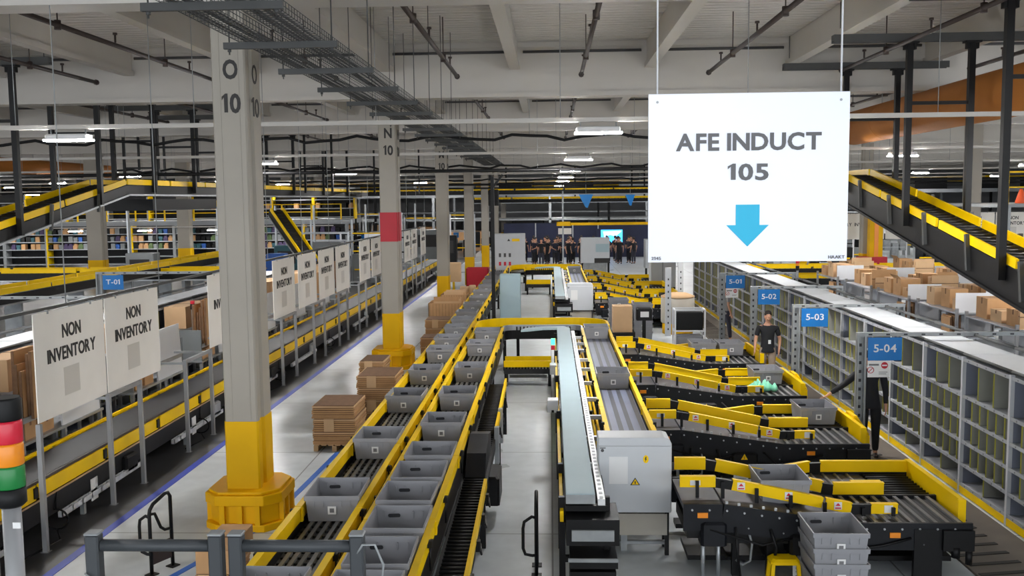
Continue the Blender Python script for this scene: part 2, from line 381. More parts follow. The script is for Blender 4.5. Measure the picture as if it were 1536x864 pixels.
# ---------------------------------------------------------------- columns
def column(x, y, label, top=7.04, w=0.45, d=0.62, ytop=1.47, letters=None, near=False, red=False):
    t = thing('column', label, 'column', (x, y, 0), 0, 'columns of the hall')
    h = w/2
    out = [(-h+0.02,-d/2),(h-0.02,-d/2),(h,-d/2+0.02),(h,-d/2+0.10),(h-0.035,-d/2+0.13),(h-0.035,-d/2+0.27),(h,-d/2+0.30),(h,d/2),(-h,d/2),(-h,d/2-0.12),(-h+0.035,d/2-0.15),(-h+0.035,-d/2+0.15),(-h,-d/2+0.12),(-h,-d/2+0.02)]
    sh = MB().prism(out, ytop, top).build('shaft', 'column', t)
    MB().prism([(px*1.03, py*1.03) for px, py in out], 0, ytop).build('painted_base', 'yellowdk', t)
    if near:
        b = MB(); b.box(-h+0.1, -h+0.115, -d/2-0.006, -d/2, ytop, top); b.box(h-0.10, h-0.085, -d/2-0.006, -d/2, ytop, top)
        b.build('seam', 'column', sh)
    if letters:
        for i, s_ in enumerate(letters):
            text(sh, s_, (0.03, -d/2-0.003, 6.16-0.44*i), 0.26, FRONT, 'ink', 0.20 if len(s_) == 1 else 0.25, 0.03, 'stencil_letter')
            text(sh, s_, (h+0.003, 0.08, 6.14-0.44*i), 0.26, RIGHT, 'ink', 0.20 if len(s_) == 1 else 0.30, 0.005, 'stencil_letter')
    if red:
        MB().prism([(px*1.03, py*1.03) for px, py in out], 3.36, 4.12).build('red_band', 'red', sh)
    return t
names = ['O','N','M','L','K','J','H']
for i, cy in enumerate(COLY[:7]):
    column(-4.2, cy+0.0, ['nearest white column with a yellow base, marked O 10', 'second white column marked N 10 with a red band', 'third white column marked M 10, yellow base among cartons'][i] if i < 3 else 'white column with yellow base in the middle row, %s from the front' % ORD[i],
           letters=[names[i], '10'] if i < 3 else None, near=i == 0, red=i == 1)
for i, cy in enumerate(COLY[3:8]):
    column(-23.9, cy, 'white column with yellow base among the left racks, %s from the front' % ORD[i], w=0.8)
for i, cy in enumerate(COLY[2:7]):
    column(16.1, cy, 'white column with yellow base on the right side, %s from the front' % ORD[i])
for i, cy in enumerate(COLY[4:8]):
    column(-43.6, cy, 'distant white column at far left, %s from the front' % ORD[i])
# plastic collars round the near columns
def collar(x, y, label):
    t = thing('column_guard', label, 'column guard', (x, y, 0), 0, 'yellow column guards')
    def oc(a, c): return [(-a+c,-a),(a-c,-a),(a,-a+c),(a,a-c),(a-c,a),(-a+c,a),(-a,a-c),(-a,-a+c)]
    b = MB()
    b.prism(oc(0.53, 0.2), 0.0, 0.10); b.prism(oc(0.47, 0.18), 0.10, 0.36); b.prism(oc(0.53, 0.2), 0.36, 0.50); b.prism(oc(0.49, 0.19), 0.50, 0.54)
    b.build('collar', 'guardplastic', t, bevel=0.012)
    for a in range(4):
        c, s_ = math.cos(a*math.pi/2), math.sin(a*math.pi/2)
        for q in (-0.24, 0, 0.24):
            px, py = 0.50, q
            b = MB(); b.cb(px*c-py*s_, px*s_+py*c, 0.23, 0.06 if a % 2 == 0 else 0.07, 0.07 if a % 2 == 0 else 0.06, 0.27); b.build('rib', 'guardplastic', t)
    return t
collar(-4.2, COLY[0], 'yellow plastic collar round the foot of the nearest column')
collar(-4.2, COLY[1], 'yellow plastic collar round the foot of the red-banded column')
# ---------------------------------------------------------------- cable trays over the aisle
def tray(x0, x1, y0, y1, z, label):
    t = thing('cable_tray', label, 'cable tray', (x0, y0, z)); w = x1-x0; L = y1-y0
    b = MB()
    for x, zz in ((0,0.10),(0,0.05),(0,0),(w*0.2,0),(w*0.4,0),(w*0.6,0),(w*0.8,0),(w,0),(w,0.05),(w,0.10)): b.cyl((x,0,zz),(x,L,zz),0.0045,4)
    b.build('long_wire', 'strut', t)
    b = MB(); n = int(L/0.1)
    for i in range(n):
        y = i*L/n
        b.bar((0,y,0),(w,y,0),0.006,0.006); b.bar((0,y,0),(0,y,0.1),0.006,0.006); b.bar((w,y,0),(w,y,0.1),0.006,0.006)
    b.build('cross_wire', 'strut', t)['kind'] = 'stuff'
    b = MB(); r = random.Random(int(x0*10))
    for i in range(5):
        x = w*(0.15+0.15*i)
        b.tube([(x+r.uniform(-.03,.03), y, 0.02+r.uniform(0,.02)) for y in [L*j/24 for j in range(25)]], 0.012, 5)
    b.build('cable', 'darkpipe', t)
tray(-3.36, -2.98, 6.5, 52, 6.16, 'left wire cable tray hanging over the walkway')
tray(-2.78, -2.42, 6.5, 52, 6.16, 'right wire cable tray hanging over the walkway')
sm_ = None
for i in range(16):
    y = 8.3+2.1*i; lab = 'grey strut bracket carrying the cable trays, %s from the front' % ORD[i]
    if sm_ is None:
        sm_ = thing('strut_bracket', lab, 'bracket', (-2.9, y, 6.1), 0, 'strut brackets under the cable trays')
        b = MB(); b.box(-0.62, 0.62, -0.025, 0.025, -0.02, 0.05); b.build('strut', 'strut', sm_)
        for s_ in (-1, 1):
            b = MB(); b.cyl((0.56*s_, 0, -0.08), (0.56*s_, 0, 2.28), 0.008, 6); b.cyl((0.56*s_, 0, -0.05), (0.56*s_, 0, -0.02), 0.02, 6); b.build('threaded_rod', 'strut', sm_)
    else: dup(sm_, (-2.9, y, 6.1), lab)
# loose cables and conduits across the hall
for i, (y, z, x0, x1, a) in enumerate(((26.4, 6.12, -22, 6.6, 0.07), (30.7, 5.35, -40, 6.6, 0.0), (38.9, 5.75, -18, 6.6, 0.06), (46.6, 5.15, -27, 30, 0.0), (53.4, 5.5, -20, 20, 0.06), (58, 5.1, -40, 32, 0.0))):
    b = MB(); n = 60 if a else 2; L = x1-x0
    pts = [(x0+L*j/n, y, z+a*math.sin(j*1.3)+a*0.4*math.sin(j*2.9+i)) for j in range(n+1)]
    b.tube(pts, 0.045 if a else 0.06, 6)
    t = b.build('overhead_cable' if a else 'overhead_conduit', 'black'); tag(t, '%s black %s across the hall, %s behind the front lamps' % (('sagging', 'cable bundle') if a else ('straight', 'conduit'), ORD[i])if False else ('sagging black cable bundle strung across the hall, %s from the front' if a else 'straight black conduit across the hall, %s from the front') % ORD[i], 'cable')
    for j in range(0, 10): x = x0+L*(j+0.5)/10; MB().cyl((x, y, z), (x, y, 8.4), 0.007, 4).build('hanging_rod', 'steeldk', t)
# ---------------------------------------------------------------- big sign
t = thing('hanging_sign', 'large glossy white hanging sign reading AFE INDUCT 105 with a blue arrow', 'sign', (1.227, 6.0, 4.545))
bo = MB().rbox(-0.615, 0.615, 0, 0.012, -0.52, 0.52, 0.002).build('board', 'signwhite', t)
text(bo, 'AFE INDUCT', (0.0, -0.003, 0.222), 0.11, FRONT, 'signgrey', 0.89, 0.028)
text(bo, '105', (0.0, -0.003, 0.036), 0.105, FRONT, 'signgrey', 0.25, 0.028)
b = MB(); b.prism([(-0.073,-0.165),(0.073,-0.165),(0.073,-0.292),(0.131,-0.292),(0,-0.425),(-0.131,-0.292),(-0.073,-0.292)], -0.005, 0.0, 'y'); b.build('arrow', 'signcyan', bo)
text(bo, '2145', (-0.565, -0.003, -0.495), 0.02, FRONT, 'signgrey', 0.06, 0.0)
text(bo, 'HAAKT', (0.55, -0.003, -0.495), 0.02, FRONT, 'signgrey', 0.10, 0.0)
for s_ in (-1, 1):
    b = MB(); b.cyl((0.56*s_, 0.006, 0.49), (0.56*s_, 0.006, 3.8), 0.006, 6); b.build('hanging_cable', 'white', t)
    b = MB(); b.cyl((0.56*s_, -0.004, 0.47), (0.56*s_, 0.016, 0.47), 0.008, 10); b.build('eyelet', 'steeldk', bo)
# ---------------------------------------------------------------- orange ducts
def duct(x, y0, y1, z, r, label):
    t = thing('fabric_duct', label, 'air duct', (x, y0, z)); n = 40; L = y1-y0; b = MB(); k = int(L/1.5)
    for i in range(k):
        if i == 0: b.cyl((0, 0, 0), (0, L, 0), r, n)
        if i % 4 == 2: b.cyl((0, L*i/k, 0), (0, L*i/k+0.02, 0), r*1.004, n)
    b.build('fabric_tube', 'orange', t)
    for i in range(0, k, 2): MB().cyl((0, L*i/k+0.5, r), (0, L*i/k+0.5, 8.4-z), 0.012, 5).build('hanger', 'steeldk', t)
duct(9.75, 13, 31.3, 6.57, 0.53, 'big orange fabric duct hanging at the upper right')
duct(-29.0, 46, 62, 6.5, 0.42, 'small orange fabric duct far off at the upper left')
# ================================================================ OVERHEAD CONVEYORS AND THEIR HANGERS
def path_conv(name, label, pts, w, mats=('black','yellow'), seg=3.0, side=0.26, lip=0.16, under='steel'):
    t = thing(name, label, 'conveyor', pts[0])
    o = Vector(pts[0]); P = [Vector(p)-o for p in pts]
    bed = MB(); fr = MB(); ye = [MB(), MB()]; br = MB(); sv = [MB(), MB()]
    for a, c in zip(P[:-1], P[1:]):
        d = (c-a); L = d.length; d.normalize(); r = d.cross(Vector((0,0,1))).normalized(); u = r.cross(d)
        bed.bar(a-u*0.03, c-u*0.03, w, 0.06)
        n = max(1, int(L/0.25))
        for i in range(n):
            q = a+d*(L*(i+0.5)/n); br.cyl(q-r*(w/2-0.02)+u*0.012, q+r*(w/2-0.02)+u*0.012, 0.022, 6)
        for s_ in (0, 1):
            sg = -1 if s_ == 0 else 1; e = r*(sg*(w/2+0.03))
            fr.bar(a+e-u*(side/2), c+e-u*(side/2), 0.05, side)
            m = max(1, int(L/seg))
            for i in range(m):
                ye[s_].bar(a+d*(L*i/m+0.04)+e+u*(lip/2+0.02), a+d*(L*(i+1)/m-0.10)+e+u*(lip/2+0.02), 0.045, lip, up=tuple(u))
            sv[s_].bar(a+e*1.12-u*(side+0.02), c+e*1.12-u*(side+0.02), 0.06, 0.05)
    bed.build('bed', 'bed', t); br.build('roller', 'bed', t)['kind'] = 'stuff'
    fr.build('side_frame', mats[0], t)
    for y_ in ye: y_.build('guard_rail', mats[1], t)
    for y_ in sv: y_.build('lower_rail', under, t)
    return t
oc = path_conv('overhead_conveyor', 'overhead conveyor with yellow guards descending at upper right', [(7.92, 60, 4.93), (7.92, 25.3, 4.93), (7.92, 12.3, 2.60)], 0.76, side=0.52, under='black')
for y in (23.3, 21.3, 19.3, 17.3, 15.3):
    z = 2.60+(y-12.3)*0.179
    for s_ in (-1, 1): MB().bar((0.47*s_, y-60, z-4.93-0.42), (0.47*s_, y-60+0.1, z-4.93+0.22), 0.07, 0.07).build('cross_brace', 'strut', oc)
oc = path_conv('overhead_conveyor', 'overhead conveyor with yellow guards descending at upper left', [(-12.75, 68, 4.95), (-12.75, 27.2, 4.95), (-12.75, 13, 2.55)], 1.0)
for y in (25.3, 22.8, 20.3, 17.8):
    z = 2.55+(y-13)*0.169
    for s_ in (-1, 1): MB().bar((0.60*s_, y-68, z-4.95-0.42), (0.60*s_, y-68+0.1, z-4.95+0.22), 0.07, 0.07).build('cross_brace', 'strut', oc)
b = MB(); b.box(-0.75, 0.75, 0, 5.5, -0.75, -0.4); b.build('drive_housing', 'black', oc, loc=(0, 28.5-68, 0))
path_conv('overhead_conveyor', 'distant overhead conveyor crossing the hall with a yellow guard', [(-11.8, 62, 4.98), (7.3, 62, 4.98)], 0.9)
# incline seen behind the first column
path_conv('incline_conveyor', 'dark inclined conveyor rising behind the sign row at left', [(-13.6, 47, 4.0), (-11.0, 44, 1.4)], 0.6)
def hang_frame(x0, x1, y, xs, zs, label, stub=0.5):
    t = thing('hanger_gantry', label, 'hanger frame', ((x0+x1)/2, y, 7.62), 0, 'hanger frames carrying overhead conveyors'); cx = (x0+x1)/2
    b = MB(); b.box(x0-cx, x1-cx, -0.1, 0.1, 0.0, 0.10); b.box(x0-cx, x1-cx, -0.1, -0.075, -0.06, 0.0); b.box(x0-cx, x1-cx, 0.075, 0.1, -0.06, 0.0); b.build('strut', 'strut', t)
    for x, z in zip(xs, zs):
        b = MB(); b.box(x-cx-0.06, x-cx+0.06, -0.06, 0.06, z-7.62, -0.06); b.box(x-cx-0.16, x-cx+0.16, -0.1, 0.1, -0.10, -0.06); b.box(x-cx-0.12, x-cx-0.07, -0.06, 0.06, -0.22, -0.1); b.box(x-cx+0.07, x-cx+0.12, -0.06, 0.06, -0.22, -0.1)
        b.build('post', 'black', t)
    b = MB(); b.box(xs[0]-cx, xs[1]-cx, -0.03, 0.03, -1.34, -1.27); b.build('cross_tie', 'black', t)
    for x in (x0-cx+0.15, x1-cx-0.15): MB().cyl((x, 0, 0.1), (x, 0, 0.78), 0.01, 5).build('threaded_rod', 'strut', t)
for i, y in enumerate((16.0, 20.3, 24.5, 29, 33.5, 38, 43, 48)):
    z = 4.75 if y > 25 else 2.60+(y-12.3)*0.179-0.25
    hang_frame(5.85, 9.9, y, (7.42, 8.68), (z, z), 'grey strut with two black posts over the right conveyor, %s from the front' % ORD[i])
for i, y in enumerate((21.4, 25.4, 29.0, 32.3, 36, 40, 45, 51, 57)):
    z = 4.75 if y > 27.2 else 2.55+(y-13)*0.169-0.25
    hang_frame(-15.2, -11.2, y, (-13.38, -12.12), (z, z), 'grey strut with two black posts over the left conveyor, %s from the front' % ORD[i])
# thin black utility posts with ties, further left
for i, (x, y) in enumerate(((-16.5, 38), (-18.5, 44), (-10.2, 42), (-8.6, 50), (-17, 55), (-7.2, 57))):
    t = thing('utility_gantry', 'thin black goalpost frame hung from the roof, %s from the front left' % ORD[i], 'hanger frame', (x, y, 4.8), 0, 'thin black frames hung from the roof')
    for s_ in (-0.6, 0.6): MB().box(s_-0.045, s_+0.045, -0.045, 0.045, 0, 3.615).build('post', 'black', t)
    MB().box(-0.6, 0.6, -0.03, 0.03, 1.0, 1.07).build('cross_tie', 'black', t)
for i, x in enumerate((-4.0, 1.5, 7.0)): hang_frame(x-.9, x+.9, 76.55, (x-.5, x+.5), (4.2, 4.2), 'grey strut with black posts over the farther overhead conveyor, %s from the left' % ORD[i])
# ================================================================ TOTES
def tote_mesh():
    b = MB(); h = 0.29
    def ring(hx, hy, z): return [(-hx,-hy,z),(hx,-hy,z),(hx,hy,z),(-hx,hy,z)]
    R = [ring(.265,.315,0), ring(.285,.338,.235), ring(.300,.352,.24), ring(.302,.355,h), ring(.288,.341,h), ring(.284,.337,.22), ring(.252,.302,.012)]
    vs = sum(R, []); fs = [(3,2,1,0)]
    for i in range(len(R)-1):
        for j in range(4):
            k = (j+1) % 4; fs.append((4*i+j, 4*i+k, 4*i+4+k, 4*i+4+j))
    n = 4*(len(R)-1); fs.append((n, n+1, n+2, n+3))
    b._add(vs, fs)
    for y0 in (-1, 1):
        for x in (-.2, -.1, .1, .2): b.cb(x, y0*.332, .2, .012, .02, .07)
    return b.mesh('tote', 'tote')
TM = tote_mesh()
def slot_mesh():
    b = MB()
    for y in (-1, 1):
        ya = y*0.3475; pts = []
        for i in range(12):
            t = 2*math.pi*i/12; pts.append((0.045*(1 if math.cos(t) > 0 else -1)+0.02*math.cos(t), 0.19+0.02*math.sin(t)))
        b.prism(pts, ya-0.005, ya+0.006, 'y')
    return b.mesh('handle_slot', 'totedk')
SM = slot_mesh()
def islot_mesh():
    b = MB(); pts = []
    for i in range(12):
        t = 2*math.pi*i/12; pts.append((-0.10+0.045*(1 if math.cos(t) > 0 else -1)+0.02*math.cos(t), 0.19+0.02*math.sin(t)))
    b.prism(pts, 0.318, 0.324, 'y')
    return b.mesh('handle_slot', 'totedk')
ISM = islot_mesh()
lb = MB(); lb.box(-.045,.045,-.005,0,-.045,.045,0); lb.box(-.024,.024,-.007,-.004,-.024,.024,1); LBM = lb.mesh('label', ['label','labelink'])
def tote_master():
    t = bpy.data.objects.new('tote', TM); COL.objects.link(t)
    s = bpy.data.objects.new('handle_slot', ISM); COL.objects.link(s); s.parent = t
    l = bpy.data.objects.new('label', LBM); COL.objects.link(l); l.parent = t; l.location = (0.0, -0.340, 0.13); l.rotation_euler = (0.078, 0, 0)
    return t
T0 = None
def tote(x, y, z, label, rz=0, group=None):
    global T0
    if T0 is None:
        T0 = tote_master(); tag(T0, label, 'tote', group); T0.location = (x, y, z); T0.rotation_euler = (0,0,rz); return T0
    o = dup(T0, (x, y, z), label, rz, group)
    if group is None and 'group' in o: del o['group']
    return o
# ================================================================ MAIN LANES
def lane(name, label, x0, x1, y0, y1, zb, kind='strand', gl=True, gr=True, step=2.6, legs=None, zg=0.20, gbreak=None):
    """straight conveyor along Y: bed, running surface, side frames, yellow guards, legs, sensors"""
    t = thing(name, label, 'conveyor', ((x0+x1)/2, y0, 0)); w = x1-x0; L = y1-y0; h = w/2
    MB().box(-h, h, 0, L, zb-0.16, zb-0.03).build('bed', 'bed', t)
    if kind == 'strand':
        for i, x in enumerate((-0.36, -0.22, -0.06, 0.10, 0.24, 0.37)):
            MB().box(x*w-0.022, x*w+0.022, 0, L, zb-0.03, zb).build('strand_belt', 'strand', t)
        b = MB()
        for i in range(int(L/0.15)): b.cyl((-h+.02, 0.15*i+.07, zb-.034), (h-.02, 0.15*i+.07, zb-.034), .022, 6)
        b.build('roller', 'black', t)['kind'] = 'stuff'
    elif kind == 'belt':
        MB().box(-h, h, 0, L, zb-0.03, zb).build('belt', 'belt', t)
        for x in (-0.42, -0.13, 0.12, 0.42): MB().box(x*w-0.035, x*w+0.035, 0, L, zb, zb+0.003).build('belt_strip', 'beltdk', t)
    for s_, on in ((-1, gl), (1, gr)):
        e = s_*(h+0.03)
        b = MB(); b.box(e-0.022, e+0.022, 0, L, zb-0.24, zb+0.04); b.box(e-0.03, e+0.03, 0, L, zb-0.26, zb-0.24); b.build('side_frame', 'black', t)
        if on:
            n = max(1, round(L/step)); b = MB()
            for i in range(n):
                a, c = L*i/n+0.005, L*(i+1)/n-0.01
                b.box(e-0.02, e+0.02, a, c, zb+0.05, zb+zg); b.box(e-0.035, e+0.035, a, c, zb+zg, zb+zg+0.012)
                b.box(e-0.04, e+0.04, a, a+0.05, zb+0.04, zb+zg-0.02)
            b.build('guard_rail', 'yellow', t)
            b = MB()
            for i in range(n):
                for f in (0.25, 0.75):
                    y = L*(i+f)/n; b.box(e-0.012, e+0.012, y-0.02, y+0.02, zb-0.02, zb+0.1)
            b.build('guard_bracket', 'black', t)
    r = random.Random(int(x0*100)); y = 0.6
    while y < L-0.5:
        for s_ in (-1, 1):
            b = MB(); e = s_*(h+0.075); b.cb(e, y, zb+0.17, 0.045, 0.05, 0.07); b.cyl((e, y, zb-0.1), (e, y, zb+0.16), 0.01, 6); b.cb(e, y+0.12, zb+0.14, 0.03, 0.09, 0.04); b.build('photo_eye', 'black', t)
        y += r.uniform(1.2, 2.0)
    for ly in (legs if legs is not None else [0.8+3.0*i for i in range(int(L/3.0))]):
        for s_ in (-1, 1):
            b = MB(); b.box(s_*(h-0.02)-0.04, s_*(h-0.02)+0.04, ly-0.04, ly+0.04, 0.01, zb-0.16); b.box(s_*(h-0.02)-0.08, s_*(h-0.02)+0.08, ly-0.07, ly+0.07, 0.0, 0.012); b.build('leg', 'black', t)
        MB().box(-h, h, ly-0.025, ly+0.025, 0.3, 0.36).build('cross_tie', 'black', t)
    return t
lane('tote_conveyor', 'long left tote conveyor beside the cardboard stacks, yellow guards and grey totes', -2.70, -2.10, 4.6, 47.0, 0.95)
lane('tote_conveyor', 'second long tote conveyor that curves round into the return belt', -1.88, -1.26, 4.6, 24.2, 0.95)
def front_tote(xc, yf, zb, label, rz=0, group=None): return tote(xc, yf+0.35, zb, label, rz, group)
for i, y in enumerate((7.32, 10.0, 12.5, 15.3, 17.65, 20.1, 21.85, 23.7, 25.3, 27.0, 29.0, 31.0, 33.1, 35.2, 37.2, 39.2, 41.5)):
    front_tote(-2.40+0.02*((i*7) % 3-1), y, 0.952, 'grey tote on the left tote conveyor, %s from the camera' % ORD[i], 0.02*((i*5) % 3-1), 'totes riding on the left tote conveyor')
for i, y in enumerate((7.25, 8.08, 9.0, 9.87, 10.71, 11.66, 13.42, 15.45, 17.9, 20.95, 22.95)):
    front_tote(-1.57+0.015*((i*7) % 3-1), y, 0.952, 'grey tote on the conveyor right of the left one, %s from the camera' % ORD[i], 0.015*((i*5) % 3-1), 'totes riding on the curving conveyor')
# lower take-away conveyor beside the second lane
t = thing('takeaway_conveyor', 'low black roller conveyor sloping down beside the curving conveyor', 'conveyor', (-1.02, 6.5, 0))
def slope_z(y): return 0.42+(y)*0.038
L = 11.5
b = MB(); b.bar((-0.02,0,slope_z(0)), (-0.02,L,slope_z(L)), 0.30, 0.06); b.build('bed', 'bed', t)
b = MB()
for i in range(115): y = 0.1*i+0.05; b.cyl((-0.16,y,slope_z(y)+0.035), (0.12,y,slope_z(y)+0.035), 0.02, 6)
b.build('roller', 'black', t)['kind'] = 'stuff'
b = MB()
for s_ in (-0.175, 0.135): b.bar((s_,0,slope_z(0)-0.04), (s_,L,slope_z(L)-0.04), 0.04, 0.16)
b.build('side_frame', 'black', t)
for a, c in ((0, 2.2), (2.3, 5.6), (8.0, 11.4)):
    b = MB(); b.bar((0.155,a,slope_z(a)+0.12), (0.155,c,slope_z(c)+0.12), 0.04, 0.12); b.build('guard_rail', 'yellow', t)
b = MB()
for y in (1.1, 1.9, 2.9, 3.8, 4.6, 5.3, 8.4, 9.2, 10.3): b.cb(0.19, y, slope_z(y)+0.02, 0.05, 0.08, 0.12); b.tube([(0.2,y,slope_z(y)), (0.22,y+0.1,slope_z(y)-0.12), (0.2,y+0.25,slope_z(y)-0.05)], 0.012, 5)
b.build('sensor', 'black', t)
b = MB(); b.prism([(6.0, slope_z(6.0)+.06), (7.3, slope_z(7.3)+.06), (7.3, slope_z(7.3)+.32), (6.9, slope_z(6.9)+.40), (6.3, slope_z(6.3)+.3)], -0.15, 0.12, 'x'); b.build('chute_cover', 'navy', t)
b = MB(); b.rbox(0.02, 0.30, 6.2, 6.9, slope_z(6.5)-0.42, slope_z(6.5)-0.02, 0.03); b.build('drive_motor', 'black', t)
for y in (2.3, 5.3, 9.0, 11.2):
    for s_ in (-0.17, 0.13): MB().box(s_-0.04, s_+0.04, y-0.04, y+0.04, 0.0, slope_z(y)-0.03).build('leg', 'black', t)
    b = MB(); b.box(-0.17, 0.13, y-0.03, y+0.03, 0.22, 0.29); b.build('cross_tie', 'black', t)
for y in (9.0, 7.9):
    b = MB(); b.box(0.14, 0.21, y-0.06, y+0.06, slope_z(y)-0.35, slope_z(y)+0.22); b.build('control_box', 'steel', t)
# ================================================================ LOOP: U-turn, return belt, wireway, cabinet
def loop(dy, nth, full=True):
    # cross conveyor (U-turn) with curved outer yellow guard
    t = thing('turn_conveyor', 'curved roller turn with yellow outer guard joining the %s return belt' % nth, 'conveyor', (0, 24.2+dy, 0), 0)
    def arc(xl, xr, ya, r, n=8):
        p = [(xl, 0)]
        p += [(xl+r-r*math.cos(math.pi/2*i/n), ya-r+r*math.sin(math.pi/2*i/n)) for i in range(n+1)]
        p += [(xr-r+r*math.sin(math.pi/2*i/n), ya-r+r*math.cos(math.pi/2*i/n)) for i in range(n+1)]
        return p+[(xr, 0)]
    outer = arc(-1.93, 1.47, 1.62, 0.85); inner = arc(-1.24, 0.80, 0.86, 0.28)
    zb = 0.95
    b = MB(); k = len(outer)
    vs = [(x,y,zb-0.03) for x, y in outer]+[(x,y,zb-0.03) for x, y in inner]+[(x,y,zb-0.16) for x, y in outer]+[(x,y,zb-0.16) for x, y in inner]
    fs = []
    for i in range(k-1): fs += [(i,i+1,k+i+1,k+i),(2*k+i,2*k+i+1,3*k+i+1,3*k+i),(i,i+1,2*k+i+1,2*k+i),(k+i,k+i+1,3*k+i+1,3*k+i)]
    b._add(vs, fs); b.build('bed', 'bed', t)
    b = MB()
    N = 46
    def along(path, f):
        ls = [math.dist(path[i], path[i+1]) for i in range(len(path)-1)]; d = f*sum(ls)
        for i, l in enumerate(ls):
            if d <= l or i == len(ls)-1: return [path[i][j]+(path[i+1][j]-path[i][j])*d/l for j in (0,1)]
            d -= l
    for i in range(N):
        a = along(outer, (i+0.5)/N); c = along(inner, (i+0.5)/N); b.cyl((*a, zb-0.015), (*c, zb-0.015), 0.024, 6)
    b.build('roller', 'strand', t)
    def rail(path, z0, z1, wd, nm, m, skip=0):
        b = MB()
        for p, q in zip(path[:-1], path[1:]):
            b.bar((*p, (z0+z1)/2), (*q, (z0+z1)/2), wd, z1-z0)
        b.build(nm, m, t)
    rail(outer, zb+0.02, zb+0.25, 0.06, 'outer_guard', 'yellow'); rail(outer, zb-0.24, zb+0.02, 0.05, 'side_frame', 'black')
    rail(inner, zb+0.02, zb+0.16, 0.04, 'inner_guard', 'steel' if full else 'yellow'); rail(inner, zb-0.22, zb+0.02, 0.05, 'side_frame', 'black')
    b = MB()
    for i in range(16): x = -0.9+1.4*i/15; b.cyl((x, 0.80, zb+0.02), (x, 0.80, zb+0.12), 0.02, 6)
    b.build('bearing_cap', 'black', t)
    for x, y in ((-1.9,0.2),(-1.2,0.2),(0.82,0.2),(1.44,0.2),(-0.9,1.55),(0.5,1.55)):
        MB().box(x-.04, x+.04, y-.04, y+.04, 0, zb-0.16).build('leg', 'black', t)
    # return belt
    t = lane('return_belt', 'grey return belt with yellow guards running back towards the %s grey cabinet' % nth, 0.82, 1.42, 11.75+dy, 24.15+dy, 0.98, 'belt', zg=0.16, step=3.1)
    # wireway cover
    t = thing('wireway_cover', 'long pale wireway cover beside the %s return belt, bent at its far end' % nth, 'cover', (0.31, 10.2+dy, 1.13))
    b = MB(); b.rbox(-0.16, 0.16, 0, 13.5, 0.03, 0.08, 0.006); b.build('cover', 'panel', t)
    b = MB(); b.prism([(-1.05,13.12),(-0.95,13.5),(-0.55,13.78),(0.0,13.84),(0.16,13.5),(-0.16,13.5),(-0.52,13.44),(-0.85,13.2)], 0.03, 0.08); b.build('bent_cover', 'panel', t)
    b = MB(); b.box(-0.16, 0.16, -0.012, 0, -0.03, 0.07); b.build('end_cap', 'steeldk', t)
    t = thing('wireway_stand', 'black stand with yellow rail carrying the pale cover of the %s return belt' % nth, 'stand', (0.31, 10.2+dy, 0))
    for y in (0.25, 1.6, 4.6, 7.6, 10.6, 13.3):
        for x in (-0.20, 0.30): MB().box(x-0.035, x+0.035, y-0.035, y+0.035, 0, 1.10).build('leg', 'black', t)
        MB().box(-0.2, 0.3, y-0.03, y+0.03, 0.35, 0.42).build('cross_tie', 'black', t)
    b = MB(); b.box(-0.225, -0.185, 0.1, 13.4, 0.86, 0.98); b.build('yellow_rail', 'yellow', t)
    b = MB(); b.box(-0.23, -0.17, 0.1, 13.4, 0.70, 0.85); b.box(-0.16, 0.30, 0.1, 13.4, 0.98, 1.04); b.build('side_frame', 'black', t)
    b = MB(); b.box(0.19, 0.27, 0.0, 13.4, 1.08, 1.15); n = int(13.4/0.16)
    b.build('cable_tray', 'silver', t)
    b = MB()
    for i in range(n): b.box(0.21, 0.25, 0.16*i+0.03, 0.16*i+0.10, 1.15, 1.153)
    b.build('tray_slot', 'steeldk', t)['kind'] = 'stuff'
    b = MB(); b.cyl((0.33, 1.6, 0.98), (0.33, 13.2, 0.98), 0.028, 8); b.cyl((0.40, 1.6, 0.95), (0.40, 13.2, 0.95), 0.022, 8); b.build('yellow_pipe', 'yellow', t)
    for i, y in enumerate((1.55, 2.9, 4.2, 5.5, 6.9, 8.3, 9.4, 10.6, 11.6, 12.6)):
        MB().box(0.16, 0.47, y-0.035, y+0.035, 1.06, 1.12).build('bracket', 'steel' if i % 3 else 'silver', t)
    b = MB(); b.box(-0.16, 0.42, -0.1, 0.5, 0.66, 0.95); b.box(-0.12, 0.4, -0.15, 0.5, 0.42, 0.5); b.box(-0.12, 0.38, -0.14, 0.4, 0.15, 0.38); b.build('drive_housing', 'black', t)
    b = MB(); b.box(-0.1, 0.36, -0.13, -0.10, 0.72, 0.84); b.box(-0.14, 0.40, -0.17, -0.15, 0.5, 0.54); b.build('roller_end', 'steeldk', t)
    if full:
        b = MB(); b.rbox(-0.38, -0.20, 5.0, 5.25, 0.98, 1.18, 0.01); b.box(-0.31, -0.27, 4.995, 5.0, 0.98, 1.02, 1); b.build('control_box', ['cabinet','black'], t)
        b = MB(); b.rbox(-0.34, -0.2, 9.2, 9.5, 0.82, 1.02, 0.01); b.build('control_box', 'steel', t)
        b = MB(); b.box(-0.31, -0.22, 11.3, 11.4, 1.0, 1.1, 1); b.box(-0.31, -0.22, 11.3, 11.4, 1.12, 1.25, 0); b.build('signal_lamp', ['greenlit','redlens'], t)
        b = MB(); b.tube([(-0.2,5.2,0.95),(-0.24,5.6,0.85),(-0.22,6.2,0.9),(-0.22,9,0.92)], 0.012, 5); b.build('cable', 'black', t)
    # cabinet at the near end
    t = thing('control_cabinet', 'large light grey control cabinet at the end of the %s return belt' % nth, 'cabinet', (1.02, 11.5+dy, 0))
    pr = [(-0.45,0.56),(0.45,0.56),(0.45,1.42),(0.42,1.48),(0.36,1.50),(-0.45,1.50)]
